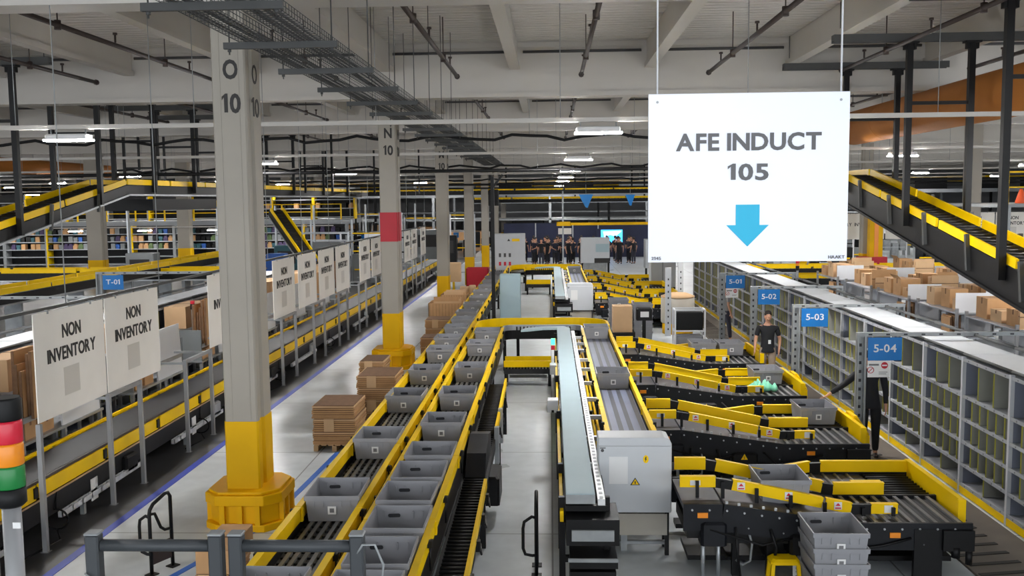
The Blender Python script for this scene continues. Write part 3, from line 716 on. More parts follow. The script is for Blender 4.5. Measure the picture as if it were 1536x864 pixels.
    b = MB(); b.prism([(x,z) for x, z in pr], 0.02, 0.40, 'y'); b.build('cabinet_body', 'cabinet', t, bevel=0.012)
    b = MB(); b.rbox(-0.44, 0.44, -0.012, 0.02, 0.57, 1.40, 0.004); dr = b.build('door', 'cabinet', t)
    b = MB(); b.cyl((-0.40,-0.02,1.35),(-0.40,-0.01,1.35),0.02,10); b.cyl((-0.40,-0.02,0.66),(-0.40,-0.01,0.66),0.015,10); b.box(-0.43,-0.36,-0.018,-0.012,1.375,1.385); b.build('latch', 'darkpipe', dr)
    b = MB(); b.box(-0.32,-0.09,-0.016,-0.012,0.93,1.27); b.build('white_label', 'label', dr)
    if full:
        b = MB(); b.prism([(-0.06,0.915),(0.06,0.915),(0.0,1.01)], -0.016, -0.012, 'y', 0); b.prism([(-0.042,0.924),(0.042,0.924),(0.0,0.992)], -0.018, -0.015, 'y', 1); b.prism([(-0.006,0.93),(0.006,0.93),(0.008,0.965),(-0.008,0.965)], -0.020, -0.017, 'y', 0)
        b.build('warning_triangle', ['ink','yellow'], dr)
        b = MB(); b.prism([(0.13+0.035*math.cos(a*math.pi/6), 1.24+0.05*math.sin(a*math.pi/6)) for a in range(12)], -0.016, -0.012, 'y', 0); b.prism([(0.125,1.27),(0.14,1.27),(0.132,1.245),(0.143,1.245),(0.118,1.2),(0.126,1.235),(0.116,1.235)], -0.018, -0.015, 'y', 1); b.build('hazard_sticker', ['yellow','ink'], dr)
        b = MB()
        for i in range(9): b.cyl((-0.38+0.09*i, 0.18, 0.50), (-0.38+0.09*i, 0.18, 0.57), 0.02, 8)
        b.build('cable_gland', 'black', t)
    b = MB(); b.box(-0.44, 0.40, 0.05, 0.40, 0.26, 0.53); b.build('apron', 'beige', t)
    for x in (-0.42, 0.40):
        for y in (0.08, 0.36): MB().box(x-0.025, x+0.025, y-0.025, y+0.025, 0, 0.56 if x < 0 else 0.56).build('leg', 'black', t)
    b = MB(); b.box(-0.16, -0.08, 0.2, 0.3, 0, 0.26); b.box(-0.4, 0.4, 0.22, 0.28, 0.08, 0.12); b.build('floor_stand', 'steeldk', t)
loop(0, 'near'); loop(21.4, 'far', False)
front_tote(1.12, 17.05, 0.985, 'grey tote alone on the near return belt')
tote(1.12, 23.6, 0.985, 'grey tote entering the near return belt from the turn')
tote(1.1, 44.3, 0.985, 'grey tote on the far return belt')
# low cross conveyor under the near turn
for yy, z, lab in ((22.3, 0.42, 'low black roller conveyor with yellow guards under the near turn'), (44.0, 0.45, 'low black roller conveyor with yellow guards under the far turn')):
    t = thing('cross_conveyor', lab, 'conveyor', (-0.5, yy, 0))
    MB().box(-0.62, 0.50, 0, 0.6, z-0.12, z).build('bed', 'bed', t)
    b = MB()
    for i in range(14): b.cyl((-0.56+0.075*i, 0.0, z+0.01), (-0.56+0.075*i, 0.6, z+0.01), 0.02, 6)
    b.build('roller', 'black', t)
    for y in (-0.02, 0.64): 
        b = MB(); b.box(-0.62, 0.50, y-0.02, y+0.02, z+0.05, z+0.2); b.build('guard_rail', 'yellow', t)
    for x in (-0.58, 0.46):
        for y in (0.05, 0.55): MB().box(x-.035, x+.035, y-.035, y+.035, 0, z-.1).build('leg', 'black', t)
    b = MB(); b.box(-0.5, 0.4, 0.02, 0.56, 0.12, 0.2); b.build('tray', 'silver', t)
# ================================================================ DIVERT SPURS
def spur_master():
    t = thing('divert_spur', 'x', 'conveyor', (1.52, 0, 0), 0, 'black divert spurs with yellow guards')
    Z0, Z1 = 0.98, 0.66                                       # running surface at entry and at the roller table
    def zz(x): return Z0 if x < 0.45 else (Z1 if x > 2.0 else Z0+(Z1-Z0)*(x-0.45)/1.55)
    def zb(x): return 0.88 if x < 0.45 else (Z1-0.0 if x > 2.0 else 0.88+(Z1-0.88)*(x-0.45)/1.55)
    # belts of the declining lane, wider than the guarded lane
    for a, c in ((0.0,0.45),(0.47,1.25),(1.27,2.0)):
        b = MB(); b.bar((a,-0.52,zb(a)-0.03),(c,-0.52,zb(c)-0.03),1.0,0.06); b.build('belt', 'beltdk', t)
    for s_ in (-1.05, 0.0):
        b = MB()
        for a, c in ((0.0,0.45),(0.45,2.0),(2.0,3.3)): b.bar((a,s_,zb(a)-0.15),(c,s_,zb(c)-0.15),0.04,0.32)
        b.build('side_plate', 'navy', t)
    for i in range(16):
        x = 0.1+0.2*i; MB().cyl((x,-1.08,zb(x)-0.06),(x,-1.065,zb(x)-0.06),0.013,6).build('bolt', 'steel', t)
        if i % 2: MB().cyl((x+0.05,-1.08,zb(x)-0.24),(x+0.05,-1.065,zb(x)-0.24),0.010,6).build('bolt', 'steeldk', t)
    for i in range(11): x = 0.5+0.14*i; MB().cb(x,-1.05,zb(x)+0.03,0.03,0.02,0.03).build('hook', 'steel', t)
    for x in (0.2,0.5,0.9,1.3,1.7,2.15,2.5):
        b = MB(); b.box(x-0.02,x+0.02,-0.80,-0.765,zb(x),zz(x)+0.10); b.build('guard_bracket', 'black', t)
    b = MB()
    for i in range(9): x = 0.3+0.32*i; b.box(x-0.03,x+0.03,-1.03,-0.02,zb(x)-0.27,zb(x)-0.2)
    b.box(0.5,1.9,-1.0,-0.05,0.40,0.54); b.box(1.9,3.3,-1.03,0.98,0.38,0.50); b.box(0.05,0.5,-1.0,-0.04,0.46,0.62); b.build('underframe', 'black', t)
    b = MB(); b.box(0.1,3.2,-0.75,-0.1,0.10,0.16); b.box(0.1,3.2,0.35,0.6,0.10,0.16); b.box(0.55,0.68,-0.9,0.9,0.16,0.2); b.box(2.0,2.1,-0.9,0.9,0.16,0.2); b.box(1.0,1.9,-0.8,0.3,0.16,0.36); b.build('shade_tray', 'black', t)  # black tray added to darken the floor like the shade under a spur
    # second lane running back from the table
    b = MB(); b.box(1.3,2.66,0.06,0.98,Z1-0.06,Z1-0.02); b.build('take_back_bed', 'beltdk', t)
    b = MB()
    for i in range(8): x = 1.36+0.16*i; b.cyl((x,0.1,Z1-0.015),(x,0.95,Z1-0.015),0.024,6)
    b.build('roller', 'strand', t)
    # roller table
    b = MB()
    for i in range(9): y = 0.08+0.10*i; b.cyl((2.68,y,Z1-0.012),(3.24,y,Z1-0.012),0.026,8)
    b.build('roller', 'black', t)
    b = MB()
    for i in range(9): x = 2.10+0.135*i; b.box(x-0.022,x+0.022,-1.02,-0.02,Z1-0.03,Z1)
    b.build('transfer_strip', 'strand', t)
    b = MB(); b.box(2.0,3.26,-1.03,0.98,Z1-0.1,Z1-0.035); b.build('table_bed', 'bed', t)
    b = MB(); b.box(2.0,3.3,0.985,1.02,Z1-0.3,Z1+0.02); b.build('side_plate', 'navy', t)
    # yellow guards and black joints
    def g(p, q, h=0.15, w=0.035, nm='guard_rail', m='yellow', lift=0.015):
        b = MB(); p = Vector(p); q = Vector(q); b.bar(p+Vector((0,0,h/2+lift)), q+Vector((0,0,h/2+lift)), w, h, up=(0,0,1)); b.bar(p+Vector((0,0,h+lift)), q+Vector((0,0,h+lift)), w+0.03, 0.012); b.build(nm, m, t)
    g((0.03,0,Z0),(0.42,0,Z0)); g((0.42,0,Z0-0.005),(0.55,0,Z0-0.03),0.13,0.03,'guard_joint','black')
    g((0.55,0,zz(0.55)),(1.88,0,zz(1.88))); g((1.88,0,zz(1.88)-0.01),(2.02,0,Z1-0.01),0.13,0.03,'guard_joint','black'); g((2.02,0,Z1),(2.65,0,Z1))
    g((0.0,-0.74,Z0),(0.42,-0.74,Z0),0.13); g((0.42,-0.74,Z0-0.005),(0.62,-0.74,zz(0.62)),0.11,0.03,'guard_joint','black')
    g((0.62,-0.74,zz(0.62)),(1.68,-0.74,zz(1.68)),0.13); g((1.72,-0.74,zz(1.72)),(2.02,-0.74,Z1),0.13); g((2.02,-0.74,Z1-0.01),(2.25,-0.74,Z1-0.01),0.12,0.03,'guard_joint','black'); g((2.25,-0.74,Z1),(2.56,-0.74,Z1),0.12)
    g((1.42,0.68,Z1),(1.98,0.98,Z1)); g((1.98,0.98,Z1-0.01),(2.14,1.0,Z1-0.01),0.13,0.03,'guard_joint','black'); g((2.14,1.0,Z1),(3.32,1.0,Z1)); 
    g((1.5,0.12,Z1),(1.96,0.22,Z1),0.10); g((2.1,0.2,Z1-0.01),(2.3,0.2,Z1-0.01),0.10,0.03,'guard_joint','black'); g((2.3,0.2,Z1),(2.68,0.2,Z1),0.11)
    b = MB(); b.prism([(-0.72,0.56),(1.02,0.56),(1.02,Z1+0.17),(-0.72,Z1+0.17)], 3.30, 3.335, 'x'); b.box(3.285,3.35,-0.73,1.03,Z1+0.17,Z1+0.185); b.box(3.26,3.35,-0.76,-0.72,0.5,Z1+0.185); b.build('end_stop', 'yellow', t)
    # stickers
    b = MB()
    for x in (0.72,1.28,1.86): b.box(x-0.045,x+0.045,-0.765,-0.76,zz(x)+0.04,zz(x)+0.13)
    b.box(0.12,0.24,-0.765,-0.76,Z0+0.04,Z0+0.10); b.box(2.4,2.5,-0.765,-0.76,Z1+0.03,Z1+0.12); b.build('white_sticker', 'label', t)
    b = MB()
    for x in (0.72,1.28,1.86): b.prism([(x-0.03,zz(x)+0.085),(x+0.03,zz(x)+0.085),(x,zz(x)+0.12)], -0.768, -0.763, 'y'); b.box(x-0.035,x+0.035,-0.768,-0.763,zz(x)+0.05,zz(x)+0.065)
    b.build('red_print', 'redlens', t)
    for x, z in ((0.22,0.76),(2.42,0.53),(3.2,0.54)):
        MB().box(x-0.06,x+0.06,-1.085,-1.07,z-0.03,z+0.03).build('warning_plate', 'amber', t)
    # motors
    b = MB(); b.rbox(0.2,0.50,-1.11,-0.75,0.40,0.68,0.03); b.build('drive_motor', 'navy', t)
    b = MB(); b.rbox(1.22,1.62,-1.11,-0.7,0.28,0.54,0.03); b.box(1.26,1.40,-1.105,-0.8,0.22,0.30); dm = b.build('drive_motor', 'black', t)
    b = MB(); b.prism([(1.36,0.44),(1.46,0.44),(1.41,0.53)], -1.117, -1.11, 'y', 0); b.prism([(1.405,0.455),(1.415,0.455),(1.413,0.495),(1.407,0.495)], -1.12, -1.115, 'y', 1); b.build('warning_triangle', ['yellow','ink'], dm)
    b = MB(); b.box(1.25,1.55,-1.12,-1.115,0.02,0.28); 
    for i in range(4): b.box(1.28,1.44,-1.123,-1.119,0.06+0.045*i,0.065+0.045*i,1)
    b.box(1.47,1.51,-1.123,-1.119,0.14,0.24,1); b.build('notice_sheet', ['label','ink'], t)
    # legs
    for x in (0.62,1.02): 
        for y in (-0.95,-0.08): MB().box(x-0.04,x+0.04,y-0.04,y+0.04,0,zz(x)-0.25).build('leg', 'black', t)
    for x in (2.8,):
        b = MB(); b.box(x-0.16,x+0.16,-1.08,-1.02,0,0.60); b.build('leg', 'black', t)
        MB().box(x-0.05,x+0.05,0.86,0.95,0,0.5).build('leg', 'black', t)
    for x in (0.24,0.42):
        MB().cyl((x,-0.98,0),(x,-0.98,0.46),0.025,8).build('support_pole', 'steel', t)
    b = MB(); b.tube([(0.75,-1.02,0.6),(0.8,-1.03,0.4),(0.78,-1.03,0.2),(0.7,-1.0,0.14),(0.62,-1.0,0.2)], 0.014, 6); b.build('air_hose', 'steeldk', t)
    b = MB(); b.tube([(0.3,-1.1,0.6),(0.9,-1.12,0.42),(1.25,-1.1,0.5)], 0.014, 6); b.tube([(0.6,-1.09,0.62),(0.62,-1.1,0.3),(0.66,-1.06,0.02)], 0.018, 6); b.tube([(1.0,-1.09,0.6),(1.06,-1.12,0.4),(1.02,-1.08,0.02)], 0.018, 6); b.tube([(1.7,-1.09,0.55),(1.9,-1.12,0.36),(2.3,-1.1,0.42),(2.6,-1.09,0.5)], 0.014, 6); b.build('cable', 'black', t)
    b = MB(); b.box(2.95,3.3,-1.13,-1.07,0.36,0.60); b.cyl((3.1,-1.1,0.28),(3.1,-1.1,0.40),0.05,8); b.cyl((3.25,-1.1,0.2),(3.25,-1.1,0.36),0.04,8); b.build('cable_box', 'black', t)
    return t
SP = spur_master(); SP.location = (1.52, 11.9, 0)
SP['label'] = 'nearest black divert spur with yellow guards, beside the grey cabinet'
SY = [11.9, 15.45, 19.0, 22.55]
for i in range(1, 4): dup(SP, (1.52, SY[i], 0), 'black divert spur with yellow guards, %s from the front' % ORD[i])
for i, y in enumerate((33.3, 36.9, 40.4, 44.0)): dup(SP, (1.52, y, 0), 'distant black divert spur with yellow guards, %s beyond the near turn' % ORD[i])
tote(2.78, 11.53, 0.775, 'grey tote sliding down the nearest spur behind its front guard', 0.0)
tote(4.40, 15.98, 0.665, 'grey tote at the roller table of the second spur, under the reaching arm')
tote(4.35, 19.4, 0.665, 'grey tote at the roller table of the third spur')
tote(4.30, 23.0, 0.665, 'grey tote at the roller table of the fourth spur')
tote(3.65, 23.05, 0.665, 'second grey tote at the roller table of the fourth spur, left of the other')
# stack of nested totes in front of the nearest spur
for i in range(4): tote(3.12+0.006*((i*5) % 3-1), 10.44, 0.005+0.172*i, 'nested grey tote in the stack before the nearest spur, %s from the floor' % ORD[i], 0.02*((i*3) % 3-1), 'stack of nested totes')
for c, (x, y, n) in enumerate(((2.1, 29.6, 7), (2.85, 29.7, 6))):
    for i in range(n): tote(x, y, 0.01+0.17*i, 'nested grey tote in the %s far stack beyond the fourth spur, %s from the floor' % (('left','right')[c], ORD[i]), 0.0, 'far stacks of nested totes')
# ================================================================ LEFT SIDE: sign row and pack conveyor
t = thing('pack_conveyor', 'long yellow sided pack conveyor under the NON INVENTORY signs', 'conveyor', (-7.1, 8.0, 0)); L = 50
b = MB(); b.box(-0.36, 0.36, 0, L, 0.70, 0.80); b.build('bed', 'bed', t)
b = MB(); b.box(-0.32, 0.32, 0, L, 0.80, 0.82); b.build('belt', 'bed', t)
for s_, e in ((-1, -0.40), (1, 0.40)):
    b = MB(); b.box(e-0.025, e+0.025, 0, L, 0.30, 0.60); b.build('side_frame', 'black', t)
    b = MB(); b.box(e-0.035, e+0.035, 0, L, 0.575, 0.60); b.build('edge_strip', 'wood', t)
    b = MB()
    for i in range(26):
        a = 1.93*i; b.box(e-0.02, e+0.02, a+0.03, min(L, a+1.86), 0.61, 0.80); b.box(e-0.03, e+0.03, a+0.03, min(L, a+1.86), 0.80, 0.812)
    b.build('guard_rail', 'yellow', t)
    b = MB(); b.box(e-0.015, e+0.015, 0, L, 0.815, 0.85); b.build('top_rail', 'yellow' if s_ < 0 else 'rust', t)
    for i in range(26):
        a = 1.93*i+1.80; b = MB(); b.box(e-0.04, e+0.04, a, a+0.09, 0.64, 0.78); b.build('photo_eye', 'black', t)
for i in range(13):
    b = MB(); a = 0.4+3.86*i; b.box(0.44, 0.50, a, a+2.5, 0.22, 0.225); b.box(0.44, 0.445, a, a+2.5, 0.22, 0.30); b.box(0.495, 0.50, a, a+2.5, 0.22, 0.30)
    for j in range(9): b.box(0.44, 0.50, a+0.28*j, a+0.28*j+0.03, 0.22, 0.30)
    b.build('cable_ladder', 'silver', t)
for i in range(13):
    a = 1.2+3.86*i
    for x in (-0.38, 0.38): MB().box(x-.03, x+.03, a-.03, a+.03, 0, 0.30).build('leg', 'steeldk', t)
    b = MB(); b.rbox(0.1, 0.5, a+1.2, a+1.6, 0.26, 0.5, 0.03); b.build('drive_motor', 'black' if i % 2 else 'steel', t)
b = MB()
for i in range(7):
    a = 4.2+5.3*i; b.tube([(0.45+0.16*math.cos(q*math.pi/8), a, 0.22+0.14*math.sin(q*math.pi/8)) for q in range(17)], 0.014, 5); b.tube([(0.45, a, 0.08), (0.6, a-0.2, 0.012), (0.5, a-0.9, 0.012)], 0.012, 5); b.tube([(0.45, a, 0.36), (0.42, a+0.1, 0.6)], 0.012, 5)
b.build('coiled_cable', 'black', t)
b = MB(); 
for yy in (5.2, 9.1): b.box(0.435, 0.445, yy, yy+0.2, 0.14, 0.46)
b.build('notice_sheet', 'label', t)
# upright post frames along the conveyor
UF = None
UY = [(8.6, 10.5), (11.58, None), (13.48, 14.54), (16.42, 17.68), (19.5, 20.75), (22.5, 23.75), (25.6, 26.85), (28.7, 29.95), (31.8, 33.05), (35, 36.2), (38.1, 39.3), (41.2, 42.5), (44.4, 45.6), (47.5, 48.8)]
for i, (ya, yb) in enumerate(UY):
    if yb is None: yb = ya+0.02
    tt = thing('post_gantry', 'grey upright post gantry beside the pack conveyor, %s from the front' % ORD[i], 'post', (-6.47, ya, 0), 0, 'upright post frames along the pack conveyor')
    for y in ([0, yb-ya] if yb-ya > 0.1 else [0]):
        b = MB(); b.box(-0.03, 0.03, y-0.03, y+0.03, 0, 1.66); b.box(-0.05, 0.05, y-0.05, y+0.05, 0, 0.01); b.build('post', 'aluminium', tt)
    if yb-ya > 0.1:
        b = MB(); b.box(-0.025, 0.025, 0, yb-ya, 1.60, 1.66); b.build('top_bar', 'aluminium', tt)
        b = MB(); b.box(-0.70, 0, -0.02, 0.02, 1.58, 1.62); b.box(-0.70, 0, yb-ya-0.02, yb-ya+0.02, 1.58, 1.62); b.build('arm', 'steeldk', tt)
# NON INVENTORY boards
SG = None
b = MB(); b.box(-6.60, -6.54, 9.0, 50, 3.06, 3.10); rl = b.build('sign_rail', 'strut'); tag(rl, 'thin grey rail holding up the row of NON INVENTORY boards', 'rail')
for y in [9.5+3.1*i for i in range(14)]: MB().cyl((-6.57, y, 3.1), (-6.57, y, 8.4), 0.008, 5).build('hanging_rod', 'steeldk', rl)
SY_ = [11.62, 13.55, 17.75, 22.0, 24.25, 26.45, 28.6, 32.2, 34.4, 38.5, 42.2, 44.4, 47.6, 50.6][:13]
for i, y in enumerate(SY_):
    lab = ['nearest white board reading NON INVENTORY above the pack conveyor', 'second white NON INVENTORY board, touching the nearest one'][i] if i < 2 else 'white NON INVENTORY board in the row above the pack conveyor, %s from the front' % ORD[i]
    if SG is None:
        SG = thing('non_inventory_board', lab, 'sign', (-6.50, y, 1.66), 0, 'NON INVENTORY boards in a row at left')
        b = MB(); b.rbox(-0.008, 0.008, 0, 1.88, 0, 1.39, 0.002); bo = b.build('board', 'nonsign', SG)
        text(bo, 'NON', (0.011, 0.94, 1.09), 0.185, RIGHT, 'ink', 0.50, 0.02)
        text(bo, 'INVENTORY', (0.011, 0.94, 0.80), 0.185, RIGHT, 'ink', 1.30, 0.02)
        b = MB(); b.box(0.008, 0.011, 0.68, 1.10, 0.22, 0.60); b.build('sheet_pocket', 'pocket', bo)
        b = MB()
        for q in (0.35, 1.5): b.box(-0.02, 0.014, q-0.02, q+0.02, 1.36, 1.41)
        b.build('clip', 'steeldk', SG)
    else: dup(SG, (-6.50, y, 1.66), lab)
# pack stations behind the conveyor
def carton(w, d, h, m='card', open_=False, mats2='carddk'):
    b = MB(); b.box(-w/2, w/2, -d/2, d/2, 0, h)
    b.box(-w/2-0.001, w/2+0.001, -0.025, 0.025, h, h+0.002, 1); b.box(-0.025 if False else -w/2-0.002, -w/2, -0.025, 0.025, h*0.7, h, 1); b.box(w/2, w/2+0.002, -0.025, 0.025, h*0.7, h, 1)
    if open_:
        b.bar((-w/2, 0, h), (-w/2-0.08, 0, h+0.09), 0.006, d, 0) if False else b._add([(-w/2,-d/2,h),(-w/2,d/2,h),(-w/2-0.10,d/2,h+0.11),(-w/2-0.10,-d/2,h+0.11),(-w/2-0.006,-d/2,h),(-w/2-0.006,d/2,h),(-w/2-0.106,d/2,h+0.106),(-w/2-0.106,-d/2,h+0.106)], [(0,1,2,3),(7,6,5,4),(0,4,5,1),(2,6,7,3),(1,5,6,2),(0,3,7,4)])
    return b.mesh('carton', [m, mats2])
rc = random.Random(21)
def flatstack(name_lab, x, y, z, w, d, n, m='card', group='flat cartons standing on the pack stations', lean=0.0, cnt=[0]):
    """sheets of flattened carton standing on edge, each a thing"""
    for i in range(n):
        hh = w*rc.uniform(0.75, 1.1)
        b = MB(); b.box(-0.02, 0.02, -d/2, d/2, 0, hh, 0); b.box(-0.021, 0.021, -d/2-0.001, -d/2+0.004, 0, hh, 1)
        o = b.build('flat_carton', [m if rc.random() > 0.25 else 'cardlt', 'carddk']); o.location = (x+0.062*i, y+rc.uniform(-.06,.06), z); o.rotation_euler = (0, lean, 0)
        tag(o, '%s, %s from its left' % (name_lab, ORD[i]), 'cardboard', group)
def station(y, i):
    nth = ORD[i]
    t = thing('pack_station', 'grey pack station bench behind the pack conveyor, %s from the front' % nth, 'workbench', (-8.15, y, 0), 0, 'pack stations along the left conveyor')
    MB().box(-0.45, 0.45, -1.25, 1.25, 0.90, 0.94).build('worktop', 'steel', t)
    for x in (-.4, .4):
        for q in (-1.2, 0, 1.2): MB().box(x-.03, x+.03, q-.03, q+.03, 0, 0.90).build('leg', 'aluminium', t)
    MB().box(-0.4, 0.4, -1.2, 1.2, 0.35, 0.38).build('lower_shelf', 'trunkgrey', t)
    MB().box(-0.45, -0.39, -1.2, 1.2, 0.94, 1.55).build('back_panel', 'white', t)
    MB().box(0.15, 0.42, -1.2, 1.2, 1.22, 1.25).build('upper_shelf', 'shelfsteel', t)
    MB().box(0.40, 0.42, -1.2, 1.2, 1.25, 1.30).build('shelf_lip', 'steel', t)
    for q in (-1.2, 1.2): MB().box(-0.42, 0.42, q-.02, q+.02, 0.94, 1.62).build('side_panel', 'trunkgrey', t)
    b = MB()
    for k in range(7): b.box(0.05, 0.4, -1.05+0.3*k, -0.80+0.3*k, 0.39, 0.62)
    b.build('bin', 'trunkgrey', t)
    # things on the bench
    for k in range(2):
        q = -0.9+0.5*k+rc.uniform(-.06,.06); w = rc.uniform(.3,.42)
        o = bpy.data.objects.new('carton', carton(w, rc.uniform(.3,.4), rc.uniform(.2,.3))); COL.objects.link(o); o.location = (-7.95, y+q, 0.942)
        tag(o, 'brown carton on the %s pack station bench, %s from the front' % (nth, ORD[k]), 'carton', 'cartons on the pack stations')
    o = MB().box(-0.015, 0.015, -0.62, 0.62, 0, 0.98).build('white_board', 'white'); o.location = (-7.74, y+0.55, 0.942); o.rotation_euler = (0, -0.05, 0); tag(o, 'large white board leaning on the front of the %s pack station' % nth, 'board', 'white boards on the pack stations')
    flatstack('brown flat carton standing on the %s pack station' % nth, -7.95, y-0.62, 1.252, 0.95, 0.75, 5)
    o = bpy.data.objects.new('carton', carton(0.5, 1.5, 0.5, 'cardlt')); COL.objects.link(o); o.location = (-8.85+0.0, y+0.3, 1.20+0.0); o.location.x = -8.6; o.location.z = 1.552
    tag(o, 'long pale carton lying behind the white board of the %s pack station' % nth, 'carton', 'long pale cartons on the pack stations')
for i, y in enumerate((11.2, 14.6, 18.3, 21.8, 25.1, 28.4, 31.7, 35.0)): station(y, i)
# grey bin shelving at left behind the stations and T frames
def shelf_unit_master(name, yl):
    """grey bin shelving bay, open face towards -X, length yl along Y, base at the front lower corner"""
    D = 0.62
    t = thing(name, 'x', 'shelving', (0,0,0), 0)
    for y in (0.0, yl):
        b = MB(); b.box(-0.032, 0.02, y-0.026, y+0.026, 0, 2.05); b.build('post', 'postpale', t)
        b = MB(); b.box(D-0.02, D+0.02, y-0.022, y+0.022, 0, 2.05); b.build('post', 'shelfsteel', t)
    MB().box(D-0.01, D, 0, yl, 0.12, 2.03).build('back_panel', 'shelfback', t)
    MB().box(0.02, D-0.012, yl-0.028, yl-0.022, 0.12, 2.0).build('side_panel', 'shelfback', t)
    zs = [0.16, 0.46, 0.80, 1.14, 1.48, 2.02]
    for z in zs:
        b = MB(); b.box(-0.01, D-0.01, 0.023, yl-0.023, z-0.012, z); b.box(-0.024, -0.01, 0.027, yl-0.027, z-0.035, z+0.014)
        for k in range(5): b.box(-0.027, -0.024, 0.14+k*0.28, 0.165+k*0.28, z-0.022, z-0.002, 1)
        b.build('shelf', ['shelfsteel', 'labelink'], t)
    MB().box(-0.03, -0.012, 0.023, yl-0.023, 0.02, 0.12).build('kick_plate', 'yellow', t)
    def div(y, z0, z1):
        b = MB(); b.box(0.012, D-0.012, y-0.004, y+0.004, z0, z1, 0); b.box(-0.002, 0.012, y-0.004, y+0.004, z0, z1, 1); b.build('divider', ['divider','olive'], t)
    for y in (yl*0.36, yl*0.68): div(y, 1.48, 1.96)
    for r_ in range(3):
        for k in range(5): div(yl*(0.12+0.17*k+0.0), zs[1+r_], zs[2+r_]-0.036)
    div(yl*0.5, 0.16, 0.424)
    b = MB(); b.box(0.03, D+0.1, 0.02, yl-0.02, 2.06, 2.085); b.build('roof_sheet', 'topsheet', t)
    b = MB(); b.cyl((0.0,0,2.09),(0.0,yl,2.09),0.022,8); b.cyl((D+0.12,0,2.17),(D+0.12,yl,2.17),0.028,8); b.build('top_pipe', 'strut', t)
    return t
PITCH = 1.47
SU = shelf_unit_master('bin_shelving', PITCH)
SU.location = (6.08, 8.25, 0); SU['label'] = 'grey bin shelving bay at the right edge, first from the front'; SU['group'] = 'grey bin shelving bays along the right aisle'
for i in range(1, 22): dup(SU, (6.08, 8.25+PITCH*i, 0), 'grey bin shelving bay in the row along the right aisle, %s from the front' % ORD[i])
SUL = []
for i in range(16):
    o = dup(SU, (-8.95, 8.6+PITCH*(i+1), 0), 'grey bin shelving bay behind the left pack stations, %s from the front' % ORD[i], math.pi, 'grey bin shelving bays at left')
# mirrored bays: the far half behind, back to back, on the right
# T and S frames with blue hanging signs
def aisle_frame(x, y, txt, lab, xr, ztop=2.16, side=1, sheet=True, w=0.54):
    t = thing('sign_gantry', 'grey perforated steel gantry carrying the blue %s sign' % txt, 'gantry', (x, y, 0))
    for xx in (0, xr-x):
        b = MB(); b.box(xx-0.08, xx-0.075, -0.04, 0.04, 0, ztop); b.box(xx+0.075, xx+0.08, -0.04, 0.04, 0, ztop); b.box(xx-0.08, xx+0.08, 0.035, 0.04, 0, ztop); b.box(xx-0.08, xx-0.045, -0.04, -0.035, 0, ztop); b.box(xx+0.045, xx+0.08, -0.04, -0.035, 0, ztop)
        po = b.build('post', 'steeldk', t)
        b = MB()
        for k in range(14): b.box(xx-0.02, xx+0.02, 0.030, 0.0352, 0.1+0.145*k, 0.15+0.145*k)
        b.build('post_hole', 'totedk', po)
    b = MB(); b.box(-0.08, xr-x+0.08, -0.04, 0.04, ztop, ztop+0.06); cb_ = b.build('crossbar', 'steeldk', t)
    b = MB()
    for k in range(int((xr-x)/0.28)): b.box(0.1+0.28*k, 0.16+0.28*k, -0.0415, -0.039, ztop+0.018, ztop+0.042)
    b.build('crossbar_hole', 'totedk', cb_)
    s = thing('aisle_sign', lab, 'sign', (x+0.10+w/2, y-0.02, ztop-0.02))
    b = MB(); b.rbox(-w/2, w/2, -0.012, 0.0, -0.375, 0.0, 0.002); bo = b.build('board', 'blue', s)
    text(bo, txt, (0, -0.015, -0.175), 0.13, FRONT, 'white', 0.36, 0.012)
    b = MB()
    for q in (-0.2, 0.2): b.box(q-.01, q+.01, -.006, 0, 0, 0.02)
    b.build('clip', 'steeldk', s)
    if sheet:
        n = thing('notice_board', 'white notice with red no-entry marks below the blue %s sign' % txt, 'notice', (x+0.10+0.18, y-0.02, ztop-0.40))
        b = MB(); b.rbox(-0.18, 0.18, -0.008, 0.0, -0.27, 0.0, 0.002); b.build('board', 'label', n)
        b = MB(); b.prism([(0.09+0.055*math.cos(a*math.pi/8), -0.075+0.055*math.sin(a*math.pi/8)) for a in range(16)], -0.011, -0.008, 'y', 0); b.box(0.05, 0.13, -0.013, -0.010, -0.086, -0.064, 1); b.build('no_entry_symbol', ['red','label'], n)
        b = MB(); k = []
        b.tube([(-0.13+0.05*math.cos(a*math.pi/8), -0.01, -0.15+0.05*math.sin(a*math.pi/8)) for a in range(17)], 0.006, 5, 0); b.tube([(-0.165,-0.01,-0.185),(-0.095,-0.01,-0.115)], 0.006, 5, 0); b.build('prohibition_symbol', 'red', n)
        b = MB(); b.box(-0.16, 0.0, -0.0095, -0.008, -0.08, -0.05); b.build('text_line', 'labelink', n)
        for q, w_ in ((-0.19, .14), (-0.22, .12)): MB().box(0.0, w_, -0.0095, -0.008, q, q+.01).build('text_line', 'labelink', n)
for y, txt, sh, lab in ((15.5, '5-04', True, 'blue sign reading 5-04 on the nearest grey gantry'), (19.6, '5-03', False, 'blue sign reading 5-03 on the second grey gantry'), (23.7, '5-02', False, 'blue sign reading 5-02 on the third grey gantry'), (28.0, '5-01', True, 'blue sign reading 5-01 on the farthest grey gantry')):
    aisle_frame(5.02, y, txt, lab, 7.9 if y < 16 else 7.12, sheet=sh)
aisle_frame(-11.6, 24.0, 'T-01', 'blue sign reading T-01 over the left racks', -8.1, 2.62, sheet=False)
aisle_frame(-12.55, 20.0, 'T-02', 'blue sign cut by the left picture edge', -9.9, 2.40, sheet=False)
